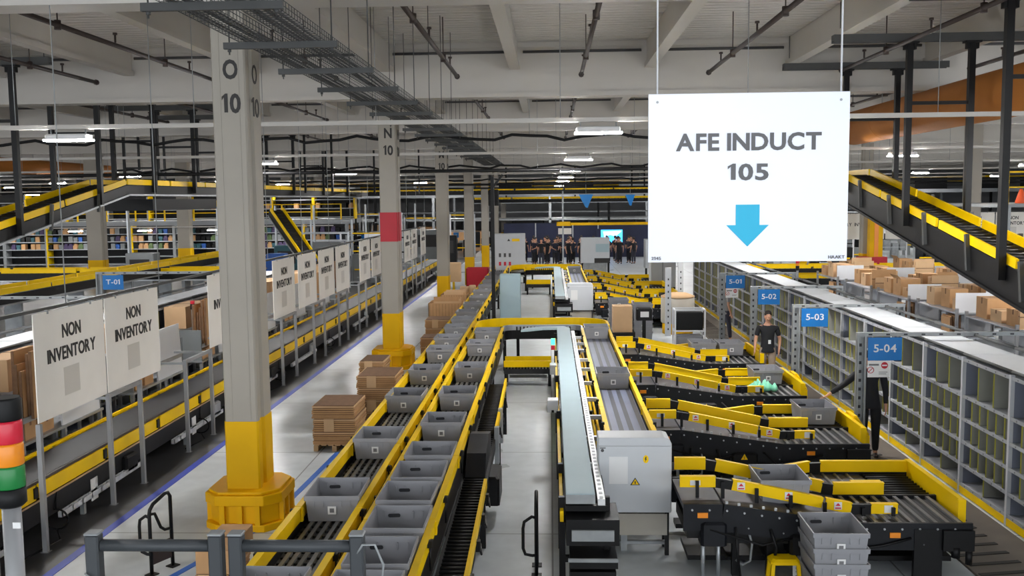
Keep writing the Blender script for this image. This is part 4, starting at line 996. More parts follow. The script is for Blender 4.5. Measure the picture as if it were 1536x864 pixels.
# stack lights standing on the shelving
def stack_light(x, y, z, r, lab, pole=0.5, order=('black','redlens','amber','green'), seg=0.07):
    t = thing('stack_light', lab, 'signal light', (x, y, z))
    MB().cyl((0,0,0), (0,0,pole), r*0.62, 14).build('pole', 'aluminium', t)
    b = MB(); b.lathe([(r*0.8,pole),(r*1.02,pole+0.01),(r*1.02,pole+seg*0.8),(r*0.9,pole+seg*0.85)]); b.build('base', 'black', t)
    z_ = pole+seg*0.85
    for m in reversed(order):
        b = MB(); b.lathe([(r*0.96,z_),(r,z_+0.004),(r,z_+seg-0.008),(r*0.94,z_+seg)]); 
        b.build({'black':'cap','redlens':'red_lens','amber':'amber_lens','green':'green_lens'}[m], m, t); z_ += seg
    return t
stack_light(-1.785, 3.0, 2.6, 0.048, 'tall stack light with red amber and green lenses at the lower left', 0.84, seg=0.075)
b = bpy.data.objects['stack_light']
q = MB(); q.box(0.03, 0.055, -0.05, -0.046, 0.78, 0.80); q.build('white_tag', 'label', b)
stack_light(6.75, 26.3, 2.2, 0.05, 'small red and amber stack light on top of the right shelving', 0.2, ('redlens','amber','black'))
stack_light(-8.2, 21.4, 0.942, 0.05, 'small red stack light rising from the left pack station', 1.05, ('redlens','black'))
# ================================================================ CARDBOARD STACKS ON THE FLOOR
def bundle(x, y, z, w, d, h, label, rz=0.0, mk='card', group='strapped bundles of flat cardboard'):
    t = thing('cardboard_bundle', label, 'cardboard', (x, y, z), rz, group); n = max(3, int(h/0.038)); b = MB(); r = random.Random(int(x*100+y*10+z*1000))
    for i in range(n):
        e = r.uniform(-.012, .012); f = r.uniform(-.012, .012); za, zb2 = h*i/n, h*(i+1)/n-0.013
        b.box(-w/2+e, w/2+e, -d/2+f, d/2+f, za, zb2, 0 if i < n-1 else 1)
        b.box(-w/2+0.02, w/2-0.02, -d/2+0.02, d/2-0.02, zb2, h*(i+1)/n, 2)
    b.build('sheets', [mk, 'cardlt', 'carddk'], t)
    b = MB(); b.box(-w*0.12-0.09, -w*0.12+0.09, -d/2-0.016, -d/2-0.013, 0.0, h); b.build('paler_band', 'cardlt', t) if r.random() > 0.4 else None
    return t
k = 0
def pile(x, y, w, d, n, h, lab, rz=0.0):
    for i in range(n): bundle(x+rc.uniform(-.012,.012), y+rc.uniform(-.012,.012), 0.12+h*i, w, d, h-0.004, 'cardboard bundle in %s, %s from the floor' % (lab, ORD[i]), rz)
    t = thing('pallet', 'wooden pallet under %s' % lab, 'pallet', (x, y, 0), rz, 'pallets under the cardboard')
    b = MB()
    for i in range(6): q = -w/2+w*(i+0.5)/6; b.box(q-0.045, q+0.045, -d/2, d/2, 0.10, 0.118)
    b.build('deck_board', 'wood', t)
    b = MB()
    for q in (-w/2+0.05, 0, w/2-0.05): b.box(q-0.04, q+0.04, -d/2, d/2, 0, 0.10)
    b.build('runner', 'wood', t)
pile(-3.86, 16.95, 0.76, 0.98, 3, 0.235, 'the pile nearest the camera')
pile(-3.38, 18.55, 0.76, 1.0, 4, 0.235, 'the taller second pile')
pile(-4.05, 21.5, 0.55, 0.9, 3, 0.24, 'the low pile before column N')
pile(-3.35, 26.7, 0.62, 0.8, 2, 0.24, 'the low pile beside column N')
pile(-3.35, 28.6, 0.8, 0.9, 3, 0.25, 'the pile beyond column N')
# big gaylord boxes full of cardboard
def gaylord(x, y, w, d, h, label):
    t = thing('bulk_box', label, 'box', (x, y, 0)); b = MB(); q = 0.025
    for a in ((-w/2,-w/2+q,-d/2,d/2),(w/2-q,w/2,-d/2,d/2),(-w/2,w/2,-d/2,-d/2+q),(-w/2,w/2,d/2-q,d/2)): b.box(*a, 0.0, h)
    b.box(-w/2,w/2,-d/2,d/2,0,0.05); b.build('box_wall', 'card', t)
    b = MB()
    for i in range(11): xx = -w/2+w*(i+0.5)/11; b.box(xx-0.004, xx+0.004, -d/2-0.003, -d/2, 0.02, h-0.02)
    b.build('crease', 'carddk', t)
    for i in range(7):
        b = MB(); b.box(-w*0.36, w*0.36, -0.012, 0.012, 0.08, h*rc.uniform(0.95, 1.1)); o = b.build('flat_carton', 'card' if i % 2 else 'cardlt'); o.location = (x+rc.uniform(-.04,.04), y-d/2+0.12+(d-0.24)*i/6, 0.06); o.rotation_euler = (rc.uniform(-.05,.05), 0, 0)
        tag(o, 'flat carton in the bulk box %s, %s from the front' % ('beyond column N' if h > 1 else 'before column M', ORD[i]), 'cardboard', 'flat cartons in the bulk boxes')
gaylord(-3.45, 31.5, 1.15, 1.0, 1.05, 'large brown bulk box beyond the red-banded column')
gaylord(-3.55, 35.2, 1.0, 0.9, 0.95, 'brown bulk box before the third column')
t = bundle(-3.70, 10.25, 0.0, 0.36, 0.8, 0.42, 'kraft carton pile on the floor behind the grey rail post')
o = bpy.data.objects.new('carton', carton(0.36, 0.85, 0.26, 'card')); COL.objects.link(o); o.location = (-3.68, 10.28, 0.422); tag(o, 'brown taped carton on top of the pile behind the grey rail post', 'carton')
# crumpled kraft paper pile by the third column
b = MB(); r = random.Random(5)
for i in range(9):
    x, y, rr = r.uniform(-.3,.3), r.uniform(-.4,.4), r.uniform(.22,.34); b.lathe([(rr*.5,0),(rr,0.12),(rr*.9,0.35),(rr*.45,0.62+r.uniform(0,.25)),(0.03,0.72)], (x,y,0), 7)
o = b.build('kraft_paper_heap', 'cardlt'); o.location = (-3.35, 39.5, 0); tag(o, 'heap of crumpled kraft paper beside the third column', 'paper')
# ================================================================ FOREGROUND RAIL AND CARTS
t = thing('guard_rail', 'blue-grey tubular guard rail across the lower left foreground', 'railing', (0, 4.5, 1.82))
for x in (-2.27, -1.655, -1.555, -0.955):
    b = MB(); b.rbox(x-0.034, x+0.034, -0.034, 0.034, 0, 0.985, 0.008); b.build('post', 'railgrey', t)
    b = MB(); b.rbox(x-0.036, x+0.036, -0.036, 0.036, 0.985, 0.995, 0.004); b.build('post_cap', 'steeldk', t)
for xa, xb in ((-2.23, -1.69), (-1.52, -0.99)):
    MB().cyl((xa,0,0.925),(xb,0,0.925),0.03,14).build('rail_tube', 'railgrey', t); MB().cyl((xa,0,0.42),(xb,0,0.42),0.03,14).build('rail_tube', 'railgrey', t)
b = MB(); b.tube([(-0.95,-0.03,0.9),(-0.92,-0.05,0.95),(-0.86,-0.05,0.95),(-0.82,-0.05,0.85),(-0.84,-0.03,0.7)], 0.006, 6); b.tube([(-2.24,-0.04,0.6),(-2.2,-0.05,0.72),(-2.3,-0.05,0.8)], 0.005, 6); b.build('cable', 'steeldk', t)
o = MB().box(-2.8, 2.4, 0.5, 4.7, 1.70, 1.82).build('stair_landing', 'steeldk'); tag(o, 'steel landing below the frame carrying the guard rail and stack light', 'platform')
b = MB()
for x in (-2.7, 2.3):
    for y in (0.6, 4.6): b.box(x-.06, x+.06, y-.06, y+.06, -0.0, 1.70)
b.build('landing_leg', 'strut', o)
o = MB().box(-1.84, -1.73, 2.94, 3.06, 1.82, 2.6).build('light_pedestal', 'steeldk'); tag(o, 'grey pedestal below the tall stack light', 'pedestal')
def hoop(x, y, rz, label):
    t = thing('hoop_barrier', label, 'barrier', (x, y, 0), rz, 'black hoop barriers'); r = 0.022
    b = MB(); b.tube([(0,-.16,.0),(0,-.16,.74),(0,-.15,.79),(0,-.10,.85),(0,.08,.93),(0,.13,.93),(0,.16,.88),(0,.16,.0)], r, 8); b.build('hoop', 'black', t)
    b = MB(); b.tube([(0,-.16,.70),(-.05,-.17,.72),(-.14,-.18,.66),(-.155,-.18,.58),(-.155,-.18,.34),(-.13,-.18,.27),(-.05,-.17,.25),(0,-.16,.25)], r*.85, 8); b.build('side_loop', 'black', t)
    b = MB(); b.tube([(0,-.16,.74),(0,-.08,.73),(0,-.05,.66),(0,.0,.54),(0,.06,.49),(0,.16,.48)], r*.85, 8); b.build('inner_loop', 'black', t)
    MB().box(-.01, .01, -.15, .15, .12, .36).build('kick_panel', 'rust', t)
    for yy in (-.16, .16): MB().box(-.06, .06, yy-.06, yy+.06, 0, .012).build('base_plate', 'black', t)
    return t
hoop(-4.72, 11.0, -0.455, 'black tube hoop barrier on the floor behind the grey rail')
hoop(-0.19, 11.05, 0.0, 'black tube hoop barrier on the centre aisle, seen edge-on')
# ================================================================ PEOPLE
def skin_obj(name, verts, edges, radii, m, sub=2, root=0):
    me = bpy.data.meshes.new(name); me.from_pydata([tuple(v) for v in verts], edges, []); o = bpy.data.objects.new(name, me); COL.objects.link(o)
    sk = o.modifiers.new('skin', 'SKIN'); sk.use_smooth_shade = True; sk.branch_smoothing = 0.3
    for i, r in enumerate(radii):
        d = me.skin_vertices[0].data[i]; d.radius = r if isinstance(r, tuple) else (r, r); d.use_root = (i == root)
    sb = o.modifiers.new('sub', 'SUBSURF'); sb.levels = sub; sb.render_levels = sub
    dg = bpy.context.evaluated_depsgraph_get(); nm = bpy.data.meshes.new_from_object(o.evaluated_get(dg))
    bpy.data.objects.remove(o); nm.materials.clear(); nm.materials.append(M[m])
    for p in nm.polygons: p.use_smooth = True
    o = bpy.data.objects.new(name, nm); COL.objects.link(o); return o
class G:
    def __init__(s): s.v = []; s.e = []; s.r = []
    def add(s, p, r, par=None):
        s.v.append(Vector(p)); s.r.append(r); i = len(s.v)-1
        if par is not None: s.e.append((par, i))
        return i
    def chain(s, par, pts):
        for p, r in pts: par = s.add(p, r, par)
        return par
def person(label, loc, rz, J, top, trousers, shoe, group=None, sub=2, badge=False, longsleeve=False, hairm='hair', hood=False):
    """J: joint positions in a frame where the figure faces -Y; one continuous body plus clothing children"""
    g = G()
    pel = g.add(J['pelvis'], (.135,.10)); ch = g.chain(pel, [(J['waist'], (.125,.09)), (J['chest'], (.15,.105)), (J['upper'], (.13,.09))])
    nk = g.chain(ch, [(J['neck'], .052)])
    H = Vector(J['head']); hd = Vector(J.get('look', (0,-1,0))).normalized(); up = (H-Vector(J['neck'])).normalized()
    h1 = g.chain(nk, [(H-up*0.07+hd*0.015, (.062,.072)), (H, (.073,.092)), (H+up*0.075, (.066,.082)), (H+up*0.115, .035)])
    base = h1-2
    g.add(H-up*0.02+hd*0.115, .012, base)
    sd = hd.cross(up).normalized()
    for s_ in (-1, 1): g.add(H-up*0.01+sd*(s_*0.088)-hd*0.01, .016, base)
    for S in ('l', 'r'):
        a = g.chain(ch, [(J['sh'+S], .056), (J['el'+S], .040), (J['wr'+S], .027)])
        w = Vector(J['wr'+S]); fd = (w-Vector(J['el'+S])).normalized(); side = fd.cross(Vector((1,0,0)))
        side = side.normalized() if side.length > 0.2 else Vector((0,1,0)); bend = fd.cross(side).normalized()
        pm = g.add(w+fd*0.07, (.030,.018), a)
        for k, (off, ln) in enumerate(((-.028,.070),(-.009,.082),(.010,.078),(.028,.060))):
            p0 = w+fd*0.10+side*off; q = g.add(p0, .0095, pm); q = g.add(p0+fd*ln*.5+bend*.008, .0085, q); g.add(p0+fd*ln*.9+bend*.026, .007, q)
        q = g.add(w+fd*0.045-side*.045, .011, pm); g.add(w+fd*0.085-side*.062, .009, q)
        hip = Vector(J['pelvis'])*0.35+Vector(J['hip'+S])*0.65
        q = g.chain(pel, [(J['hip'+S], .085), (J['kn'+S], .058), (J['an'+S], .040)])
        f = Vector(J['an'+S]); toe = Vector(J.get('toe'+S, (0,-1,0)))
        q2 = g.add(f+Vector((0,0,-.045)), .036, q); g.add(f+toe*0.15+Vector((0,0,-.055)), .030, q2)
    body = skin_obj('person', g.v, g.e, g.r, 'skin', sub); body.location = loc; body.rotation_euler = (0,0,rz); tag(body, label, 'person', group)
    # shirt
    s = G(); p = s.add(Vector(J['pelvis'])+Vector((0,0,-.13)), (.205,.165)); c = s.chain(p, [(Vector(J['pelvis'])+Vector((0,0,-.08)), (.190,.150)), (Vector(J['pelvis'])+Vector((0,0,.03)), (.172,.135)), (J['waist'], (.155,.12)), (J['chest'], (.178,.132)), (J['upper'], (.142,.102)), (Vector(J['upper'])*.5+Vector(J['neck'])*.5, .085), (Vector(J['upper'])*.1+Vector(J['neck'])*.9, .064)])
    for S in ('l', 'r'):
        sh, el, wr = Vector(J['sh'+S]), Vector(J['el'+S]), Vector(J['wr'+S])
        q = s.chain(c-2, [(sh, .075), (sh.lerp(el, .75), .058)])
        if longsleeve: s.chain(q, [(el, .052), (el.lerp(wr, .95), .038)])
    o = skin_obj('shirt', s.v, s.e, s.r, top, sub); o.parent = body
    t = G(); p = t.add(Vector(J['pelvis'])+Vector((0,0,.10)), (.150,.115)); p = t.add(Vector(J['pelvis'])+Vector((0,0,-.02)), (.152,.118), p)
    for S in ('l', 'r'):
        hp, kn, an = Vector(J['hip'+S]), Vector(J['kn'+S]), Vector(J['an'+S]); t.chain(p, [(hp, .105), (hp.lerp(kn, .5), .092), (kn, .076), (an+Vector((0,0,.01)), .058)])
    o = skin_obj('trousers', t.v, t.e, t.r, trousers, sub); o.parent = body
    for S in ('l', 'r'):
        f = Vector(J['an'+S]); toe = Vector(J.get('toe'+S, (0,-1,0))); a = G(); i = a.add(f+Vector((0,0,-.035))-toe*.03, .046); a.chain(i, [(f+toe*.07+Vector((0,0,-.05)), (.045,.036)), (f+toe*.17+Vector((0,0,-.058)), (.040,.028))])
        o = skin_obj('shoe', a.v, a.e, a.r, shoe, 1); o.parent = body
    a = G(); i = a.add(H-hd*.055-up*.05, (.070,.055)); a.chain(i, [(H-hd*.045+up*.03, (.094,.088)), (H+up*.095-hd*.012, (.092,.105)), (H+up*.150-hd*.005, .05)])
    o = skin_obj('hair', a.v, a.e, a.r, top if hood else hairm, 1); o.parent = body
    if badge:
        b = MB(); b.rbox(-.03, .03, -.012, 0, -.045, .045, .004); o = b.build('badge', 'label', body); o.location = Vector(J['waist'])+Vector((.03,-.125,.0))
    b = MB()
    for s_ in (-1, 1):
        e = H+hd*.088+sd*(s_*.03)+up*.012; b.lathe([(.004,-.006),(.010,0),(.004,.006)], tuple(e), 8)
    o = b.build('eyes', 'ink', body)
    return body
def stand(sc=1.0, arms='down', step=0.0):
    J = dict(pelvis=(0,0,.96), waist=(0,0,1.10), chest=(0,.0,1.28), upper=(0,.01,1.42), neck=(0,0,1.53), head=(0,-.02,1.66),
             hipl=(-.10,0,.88), hipr=(.10,0,.88), knl=(-.10,-.02-step*.5,.49), knr=(.10,-.02+step*.3,.49), anl=(-.10,-step,.09), anr=(.11,step*.8,.09))
    for S, s_ in (('l',-1),('r',1)):
        J['sh'+S] = (s_*.195,.01,1.42); J['el'+S] = (s_*.245,.03,1.14); J['wr'+S] = (s_*.245,-.05,.90)
    if arms == 'front':
        for S, s_ in (('l',-1),('r',1)): J['el'+S] = (s_*.25,-.08,1.15); J['wr'+S] = (s_*.14,-.28,1.08)
    return {k: tuple(c*sc for c in v) for k, v in J.items()}
J = stand(1.01); J['ell'] = (-.27,.0,1.14); J['wrl'] = (-.30,-.14,.94); J['look'] = (-.15,-1,-.25); J['elr'] = (.28,.03,1.14); J['wrr'] = (.255,-.03,.90)
person('person in a black T-shirt and khaki trousers, wearing a white badge', (4.98, 21.95, 0), -0.1, J, 'clothblack', 'khaki', 'shoe', badge=True)
J = stand(1.02, step=.06); J['look'] = (-.6,-1,-.5); J['head'] = (-.03,-.05,1.69)
J['ell'] = (-.43,-.08,1.25); J['wrl'] = (-.66,-.14,1.10)
person('person in black clothing half hidden behind the 5-04 notice, reaching over a tote', (5.36, 16.05, 0), -0.2, J, 'clothblack', 'clothblack', 'shoe', longsleeve=True, hood=True)
J = stand(1.0, step=.12); J['look'] = (0,-1,-.2)
person('person in a light grey top and dark jeans standing below the 5-01 sign', (5.35, 29.3, 0), 1.9, J, 'clothgrey', 'denim', 'shoewhite')
# distant crowd in dark clothes
CR = []
for q, (top, tr, arms) in enumerate((('clothblack','denim','down'), ('clothnavy','clothblack','front'), ('clothblack','clothblack','down'))):
    CR.append(person('person in dark clothing standing in the far crowd under the blue screen', (-1.4+0.5*q, 62.6+0.3*q, 0), 0.4*q, stand(1.0, arms), top, tr, 'shoe', 'far crowd in dark clothing', 1))
rr = random.Random(11)
for q in range(3): CR[q].location = (-0.6+0.9*q, 63.3+0.4*q, 0)
for i in range(46):
    x = -1.9+0.82*(i % 10)+rr.uniform(-.14,.14); y = 64.4+1.05*(i//10)+rr.uniform(-.15,.15)
    dup(CR[i % 3], (x, y, 0), None, rr.uniform(-.9, .9)+(math.pi if rr.random() > .6 else 0))
# ================================================================ RIGHT SIDE BEHIND THE SHELVING
def flatstack_y(x, y, nth):
    for k in range(5):
        b = MB(); w, h = rc.uniform(.5,.8), rc.uniform(.32,.55); b.box(-w/2, w/2, -.012, .012, 0, h, 0); b.box(-w/2, w/2, -.013, -.012, h*.5-.01, h*.5+.01, 1)
        o = b.build('flat_carton', ['card' if k % 2 else 'cardlt', 'carddk']); o.location = (x+rc.uniform(-.06,.06), y-1.15+.045*k, 1.752); o.rotation_euler = (0, 0, rc.uniform(-.05,.05))
        tag(o, 'flat carton facing the aisle on the %s right pack bench, %s from the front' % (nth, ORD[k]), 'cardboard', 'flat cartons on the right pack benches')
def rstation(x, y, i, nth):
    t = thing('pack_station', 'grey pack bench behind the right shelving, %s from the front' % nth, 'workbench', (x, y, 0), 0, 'pack benches behind the right shelving')
    MB().box(-0.45, 0.45, -1.2, 1.2, 1.16, 1.20).build('worktop', 'steel', t)
    for xx in (-.4, .4):
        for q in (-1.15, 1.15): MB().box(xx-.03, xx+.03, q-.03, q+.03, 0, 1.85).build('leg', 'aluminium', t)
    MB().box(-0.42, 0.42, -1.18, 1.18, 1.72, 1.75).build('upper_shelf', 'shelfsteel', t)
    MB().box(0.38, 0.41, -1.18, 1.18, 1.2, 1.72).build('back_panel', 'white', t)
    for q in range(3):
        w, d, h = rc.uniform(.4,.6), rc.uniform(.45,.62), rc.uniform(.24,.46)
        o = bpy.data.objects.new('carton', carton(w, d, h, 'card' if rc.random() > .3 else 'cardlt', rc.random() > .8)); COL.objects.link(o); o.location = (x+rc.uniform(-.05,.08), y-0.62+0.68*q, 1.752); o.rotation_euler = (0,0,rc.uniform(-.06,.06))
        tag(o, 'brown carton on top of the %s right pack bench, %s from the front' % (nth, ORD[q]), 'carton', 'cartons on the right pack benches')
    if i % 3 == 1: flatstack_y(x, y, nth); return
    o = MB().box(-.42, .42, -.012, .012, 0, rc.uniform(.36,.5)).build('white_board', 'white'); o.location = (x, y-1.12, 1.752); o.rotation_euler = (0,0,rc.uniform(-.05,.05)); tag(o, 'white board standing at the near end of the %s right pack bench' % nth, 'board', 'white boards on the right pack benches')
    flatstack('flat brown carton standing on the %s right pack bench' % nth, x-0.38, y-0.5, 1.202, 0.40, 0.5, 5, group='flat cartons on the right pack benches')
for i, (x, y) in enumerate(((9.6, 17.4), (9.6, 20.2), (9.6, 23.0), (9.6, 25.9), (9.6, 28.8), (10.9, 21.0), (10.9, 24.4), (10.9, 27.8), (10.9, 31.2), (9.6, 32.0), (10.9, 34.8), (12.4, 26), (12.4, 29.6), (12.4, 33.2))): rstation(x, y, i, ORD[i])
# conveyors and machines further right
path_conv('side_conveyor', 'low conveyor with yellow guards beyond the right pack benches', [(9.0, 41.0, 0.95), (24, 41.0, 0.95)], 0.9)
path_conv('side_conveyor', 'second low conveyor with yellow guards further beyond the right pack benches', [(9.0, 46.0, 1.0), (26, 46.0, 1.0)], 0.9)
for i in range(5):
    o = dup(SG, (14.9+1.95*i if False else 16.2+1.95*i, 52.5, 2.05), 'white NON INVENTORY board in the distant row at right, %s from the left' % ORD[i], -math.pi/2, 'NON INVENTORY boards in a far row at right')
for i in range(2): dup(SG, (13.4+1.95*i-0.6, 52.5, 2.05), 'white NON INVENTORY board left of the yellow mast at right, %s from the left' % ORD[i], -math.pi/2, 'NON INVENTORY boards left of the yellow mast')
b = MB(); b.box(12.0, 26.5, 52.46, 52.5, 3.46, 3.50); rl = b.build('sign_rail', 'strut'); tag(rl, 'thin grey rail holding the far row of boards at right', 'rail')
for x in (12.2, 15.6, 19, 22.4, 25.8): MB().cyl((x, 52.48, 3.5), (x, 52.48, 8.42), .012, 5).build('hanging_rod', 'steeldk', rl)
t = thing('lift_mast', 'tall yellow steel mast with a red base between the distant boards', 'lift', (16.3, 48.6, 0)); 
MB().box(-.32, .32, -.2, .2, .3, 3.75).build('mast', 'yellowdk', t); MB().box(-.8, .5, -.4, .4, 0, 1.35).build('base', 'red', t); MB().box(-.36, .36, -.22, .22, 3.75, 3.85).build('cap', 'yellow', t)
MB().box(-.1, .1, -.215, -.2, .6, 3.5).build('guide_rail', 'amber', t)
for i, (x, y, z) in enumerate(((14.2, 33.9, 1.9), (17.6, 34.8, 1.55))):
    t = thing('machine_housing', ['tall white machine housing behind the right benches', 'white machine housing beside the far right column'][i], 'machine', (x, y, 0)); MB().rbox(-.7, .7, -.5, .5, 0.1, z, .03).build('housing', 'cabinet', t); MB().box(-.5, .5, -.52, -.5, z*.4, z*.8).build('door', 'white', t)
b = MB(); b.lathe([(.16,0),(.17,.02),(.05,.42),(.03,.44)], (0,0,0), 14); o = b.build('traffic_cone', 'orangelit'); o.location = (14.45, 30, 4.13); tag(o, 'orange traffic cone on the raised deck at far right', 'cone')
t = thing('raised_deck', 'raised steel deck with wire rail at far right', 'platform', (16.3, 30.5, 0)); MB().box(-2.6, 6, -1.2, 4, 4.02, 4.12).build('deck', 'deckgrey', t)
b = MB()
for i in range(8): b.box(-2.55+1.2*i-.03, -2.55+1.2*i+.03, -1.15, -1.09, 4.12, 5.1)
b.box(-2.6, 6, -1.15, -1.1, 5.05, 5.1); b.box(-2.6, 6, -1.15, -1.1, 4.6, 4.64); b.build('railing', 'yellow', t)
for x in (-2.5, 1.5, 5.8): MB().box(x-.08, x+.08, -1.1, -.94, 0, 4.02).build('leg', 'steeldk', t)
# ================================================================ CENTRE BACKGROUND
t = thing('signal_pole', 'tall black pole with an angled arm in front of the white cabinet', 'pole', (-1.62, 26.9, 0))
b = MB(); b.box(-.05, .05, -.05, .05, 0, 5.05); b.box(-.12, .12, -.12, .12, 0, .02); b.bar((0,0,4.75), (.3,0,5.12), .06, .06); b.build('pole', 'black', t)
def machine(name, lab, x, y, w, d, z0, z1, m='cabinet', cat='cabinet'):
    t = thing(name, lab, cat, (x, y, 0)); MB().rbox(-w/2, w/2, 0, d, z0, z1, .02).build('housing', m, t)
    for s_ in (-1, 1): MB().box(s_*(w/2-.06)-.05, s_*(w/2-.06)+.05, .05, .15, 0, z0).build('leg', 'black', t) if z0 > .08 else None
    return t
t = machine('tall_cabinet', 'tall white cabinet left of the far wireway cover', -1.50, 35.0, .76, .6, 0.0, 1.66, 'panel')
MB().box(-.34, .34, -.012, 0, .1, 1.55).build('door', 'panel', t)
t = machine('control_cabinet', 'big light grey cabinet with a yellow warning plate in the far centre', -2.16, 50.0, 1.66, .8, .35, 2.62)
MB().box(-.72, .35, -.015, 0, .75, 1.75).build('door', 'cabinet', t)
b = MB(); b.box(.15, .55, -.012, 0, 2.22, 2.36); b.build('warning_plate', 'yellow', t)
b = MB(); 
for i in range(3):
    for j in range(2): b.box(-.55+.26*i, -.43+.26*i, -.02, -.014, .95+.45*j, 1.15+.45*j, j)
b.build('button_plate', ['redlens','darkpipe'], t)
b = MB(); b.prism([(-.1,2.24),(.06,2.24),(-.02,2.36)], -.012, 0, 'y'); b.build('warning_triangle', 'ink', t)
t = machine('far_machine', 'pale grey machine housing with a dark gap in front of the crowd', 2.35, 50.0, 1.5, .9, 1.05, 2.36, 'cabinet', 'machine')
b = MB(); b.box(-.05, .75, -.012, 0, 1.05, 1.3); b.box(.02, .72, -.014, 0, 1.62, 2.05, 1); b.build('hatch', ['ink','panel'], t)
b = MB(); b.box(-.6, .6, .1, .7, .1, 1.04); b.build('stand', 'steeldk', t)
t = machine('far_machine', 'narrow grey machine housing left of the hanging sign edge', 5.2, 48.0, .9, .8, .9, 2.35, 'steel', 'machine')
MB().box(-.2, .1, -.012, 0, 1.1, 2.2).build('door', 'trunkgrey', t)
t = machine('far_machine', 'white machine housing below the lower left corner of the hanging sign', 4.95, 42.0, 1.1, .8, .5, 1.7, 'cabinet', 'machine')
MB().box(-.05, .0, -.012, 0, .6, 1.6).build('seam', 'steeldk', t)
# equipment around the far end of the fourth spur
t = thing('shelf_cart', 'white framed cart with black bins near the fourth spur', 'cart', (3.95, 27.3, 0))
for x in (-.42, .42):
    for y in (-.25, .25): MB().box(x-.022, x+.022, y-.022, y+.022, .1, 1.25).build('frame_post', 'white', t)
for z in (.12, .62, 1.22):
    b = MB(); b.box(-.42, .42, -.27, -.23, z, z+.04); b.box(-.42, .42, .23, .27, z, z+.04); b.box(-.44, -.40, -.25, .25, z, z+.04); b.box(.40, .44, -.25, .25, z, z+.04); b.build('frame_rail', 'white', t)
b = MB(); b.rbox(-.38, .38, -.2, .2, .66, 1.18, .03); b.build('black_bin', 'black', t); b = MB(); b.rbox(-.38, .38, -.22, .2, .17, .5, .03); b.build('grey_bin', 'tote', t)
for x in (-.4, .4):
    for y in (-.22, .22): MB().cyl((x-.015, y, .05), (x+.015, y, .05), .05, 10).build('wheel', 'blackmat', t)
t = thing('waste_drum', 'beige paper drum beyond the shelf cart', 'drum', (4.15, 31.2, 0)); b = MB(); b.lathe([(.52,.35),(.55,.4),(.55,1.15),(.5,1.2)], n=20); b.build('drum', 'beige', t); b = MB(); b.lathe([(.5,0),(.5,.34)], n=20); b.build('drum_base', 'yellowdk', t); b = MB(); b.lathe([(.53,1.18),(.56,1.22),(.3,1.32),(.02,1.34)], n=20); b.build('liner', 'cardlt', t)
o = bpy.data.objects.new('carton', carton(.55, .5, .75, 'cardlt')); COL.objects.link(o); o.location = (2.05, 26.0+1.4, .6); tag(o, 'tall pale brown carton standing beside the near turn', 'carton')
o = MB().box(-.35, .35, -.35, .35, 0, .598).build('stand_block', 'black'); o.location = (2.05, 27.4, 0); tag(o, 'black stand under the tall pale carton', 'stand')
t = thing('printer_unit', 'black printer unit with a white label near the tall pale carton', 'printer', (2.7, 27.6, 0)); b = MB(); b.rbox(-.22, .22, -.2, .2, .9, 1.25, .03); b.build('body', 'black', t); b = MB(); b.box(-.12, .12, -.206, -.2, 1.0, 1.16); b.build('label', 'label', t); MB().box(-.05, .05, -.05, .05, 0, .9).build('post', 'black', t)
for i, (x, y, h) in enumerate(((3.75, 30.5, 1.9), (4.55, 30.5+3, 1.9))):
    t = thing('white_post', 'white perforated post beyond the shelf cart, %s from the left' % ORD[i], 'post', (x, y, 0)); MB().box(-.09, .09, -.06, .06, 0, h+.3).build('post', 'cabinet', t); b = MB()
    for k in range(9): b.box(-.02, .02, -.064, -.06, .2+.2*k, .26+.2*k)
    b.build('post_hole', 'totedk', t)
# mint film heap at the end of the third spur
b = MB(); r = random.Random(9)
for i in range(14):
    x, y, rr_ = r.uniform(-.22,.22), r.uniform(-.18,.18), r.uniform(.05,.11); b.lathe([(rr_*.4,0),(rr_,.03),(rr_*.8,.09),(.01,.13+r.uniform(0,.08))], (x,y,0), 6)
o = b.build('film_heap', 'mint'); o.location = (4.15, 18.55, 0.665); tag(o, 'crumpled mint green film on the third spur table', 'film')
# yellow guard at aisle sides by spur ends
for i, y in enumerate((15.2, 18.9, 22.3)):
    t = thing('step_guard', 'bent yellow step guard at the aisle end of the %s spur' % ORD[i+1], 'guard', (5.05, y, 0)); b = MB(); b.bar((0,0,0), (0,0,.6), .06, .06); b.bar((0,0,.6), (-.16,.1,.86), .06, .06); b.bar((-.16,.1,.86), (-.16,.5,.86), .06, .06); b.bar((-.16,.5,.86), (0,.6,.0), .06, .06); b.build('frame', 'yellow', t); b = MB(); b.bar((-.05,.15,.55), (-.02,.45,.35), .05, .1); b.build('pad', 'black', t)
t = thing('step_stool', 'small yellow plastic step stool on the floor at the bottom edge', 'step stool', (2.66, 10.75, 0)); b = MB(); b.rbox(-.17, .17, -.12, .12, .24, .30, .03); b.build('tread', 'yellow', t)
for x in (-.14, .14):
    for y in (-.09, .09): b = MB(); b.bar((x*1.15, y*1.2, 0), (x, y, .25), .04, .04); b.build('leg', 'yellow', t)
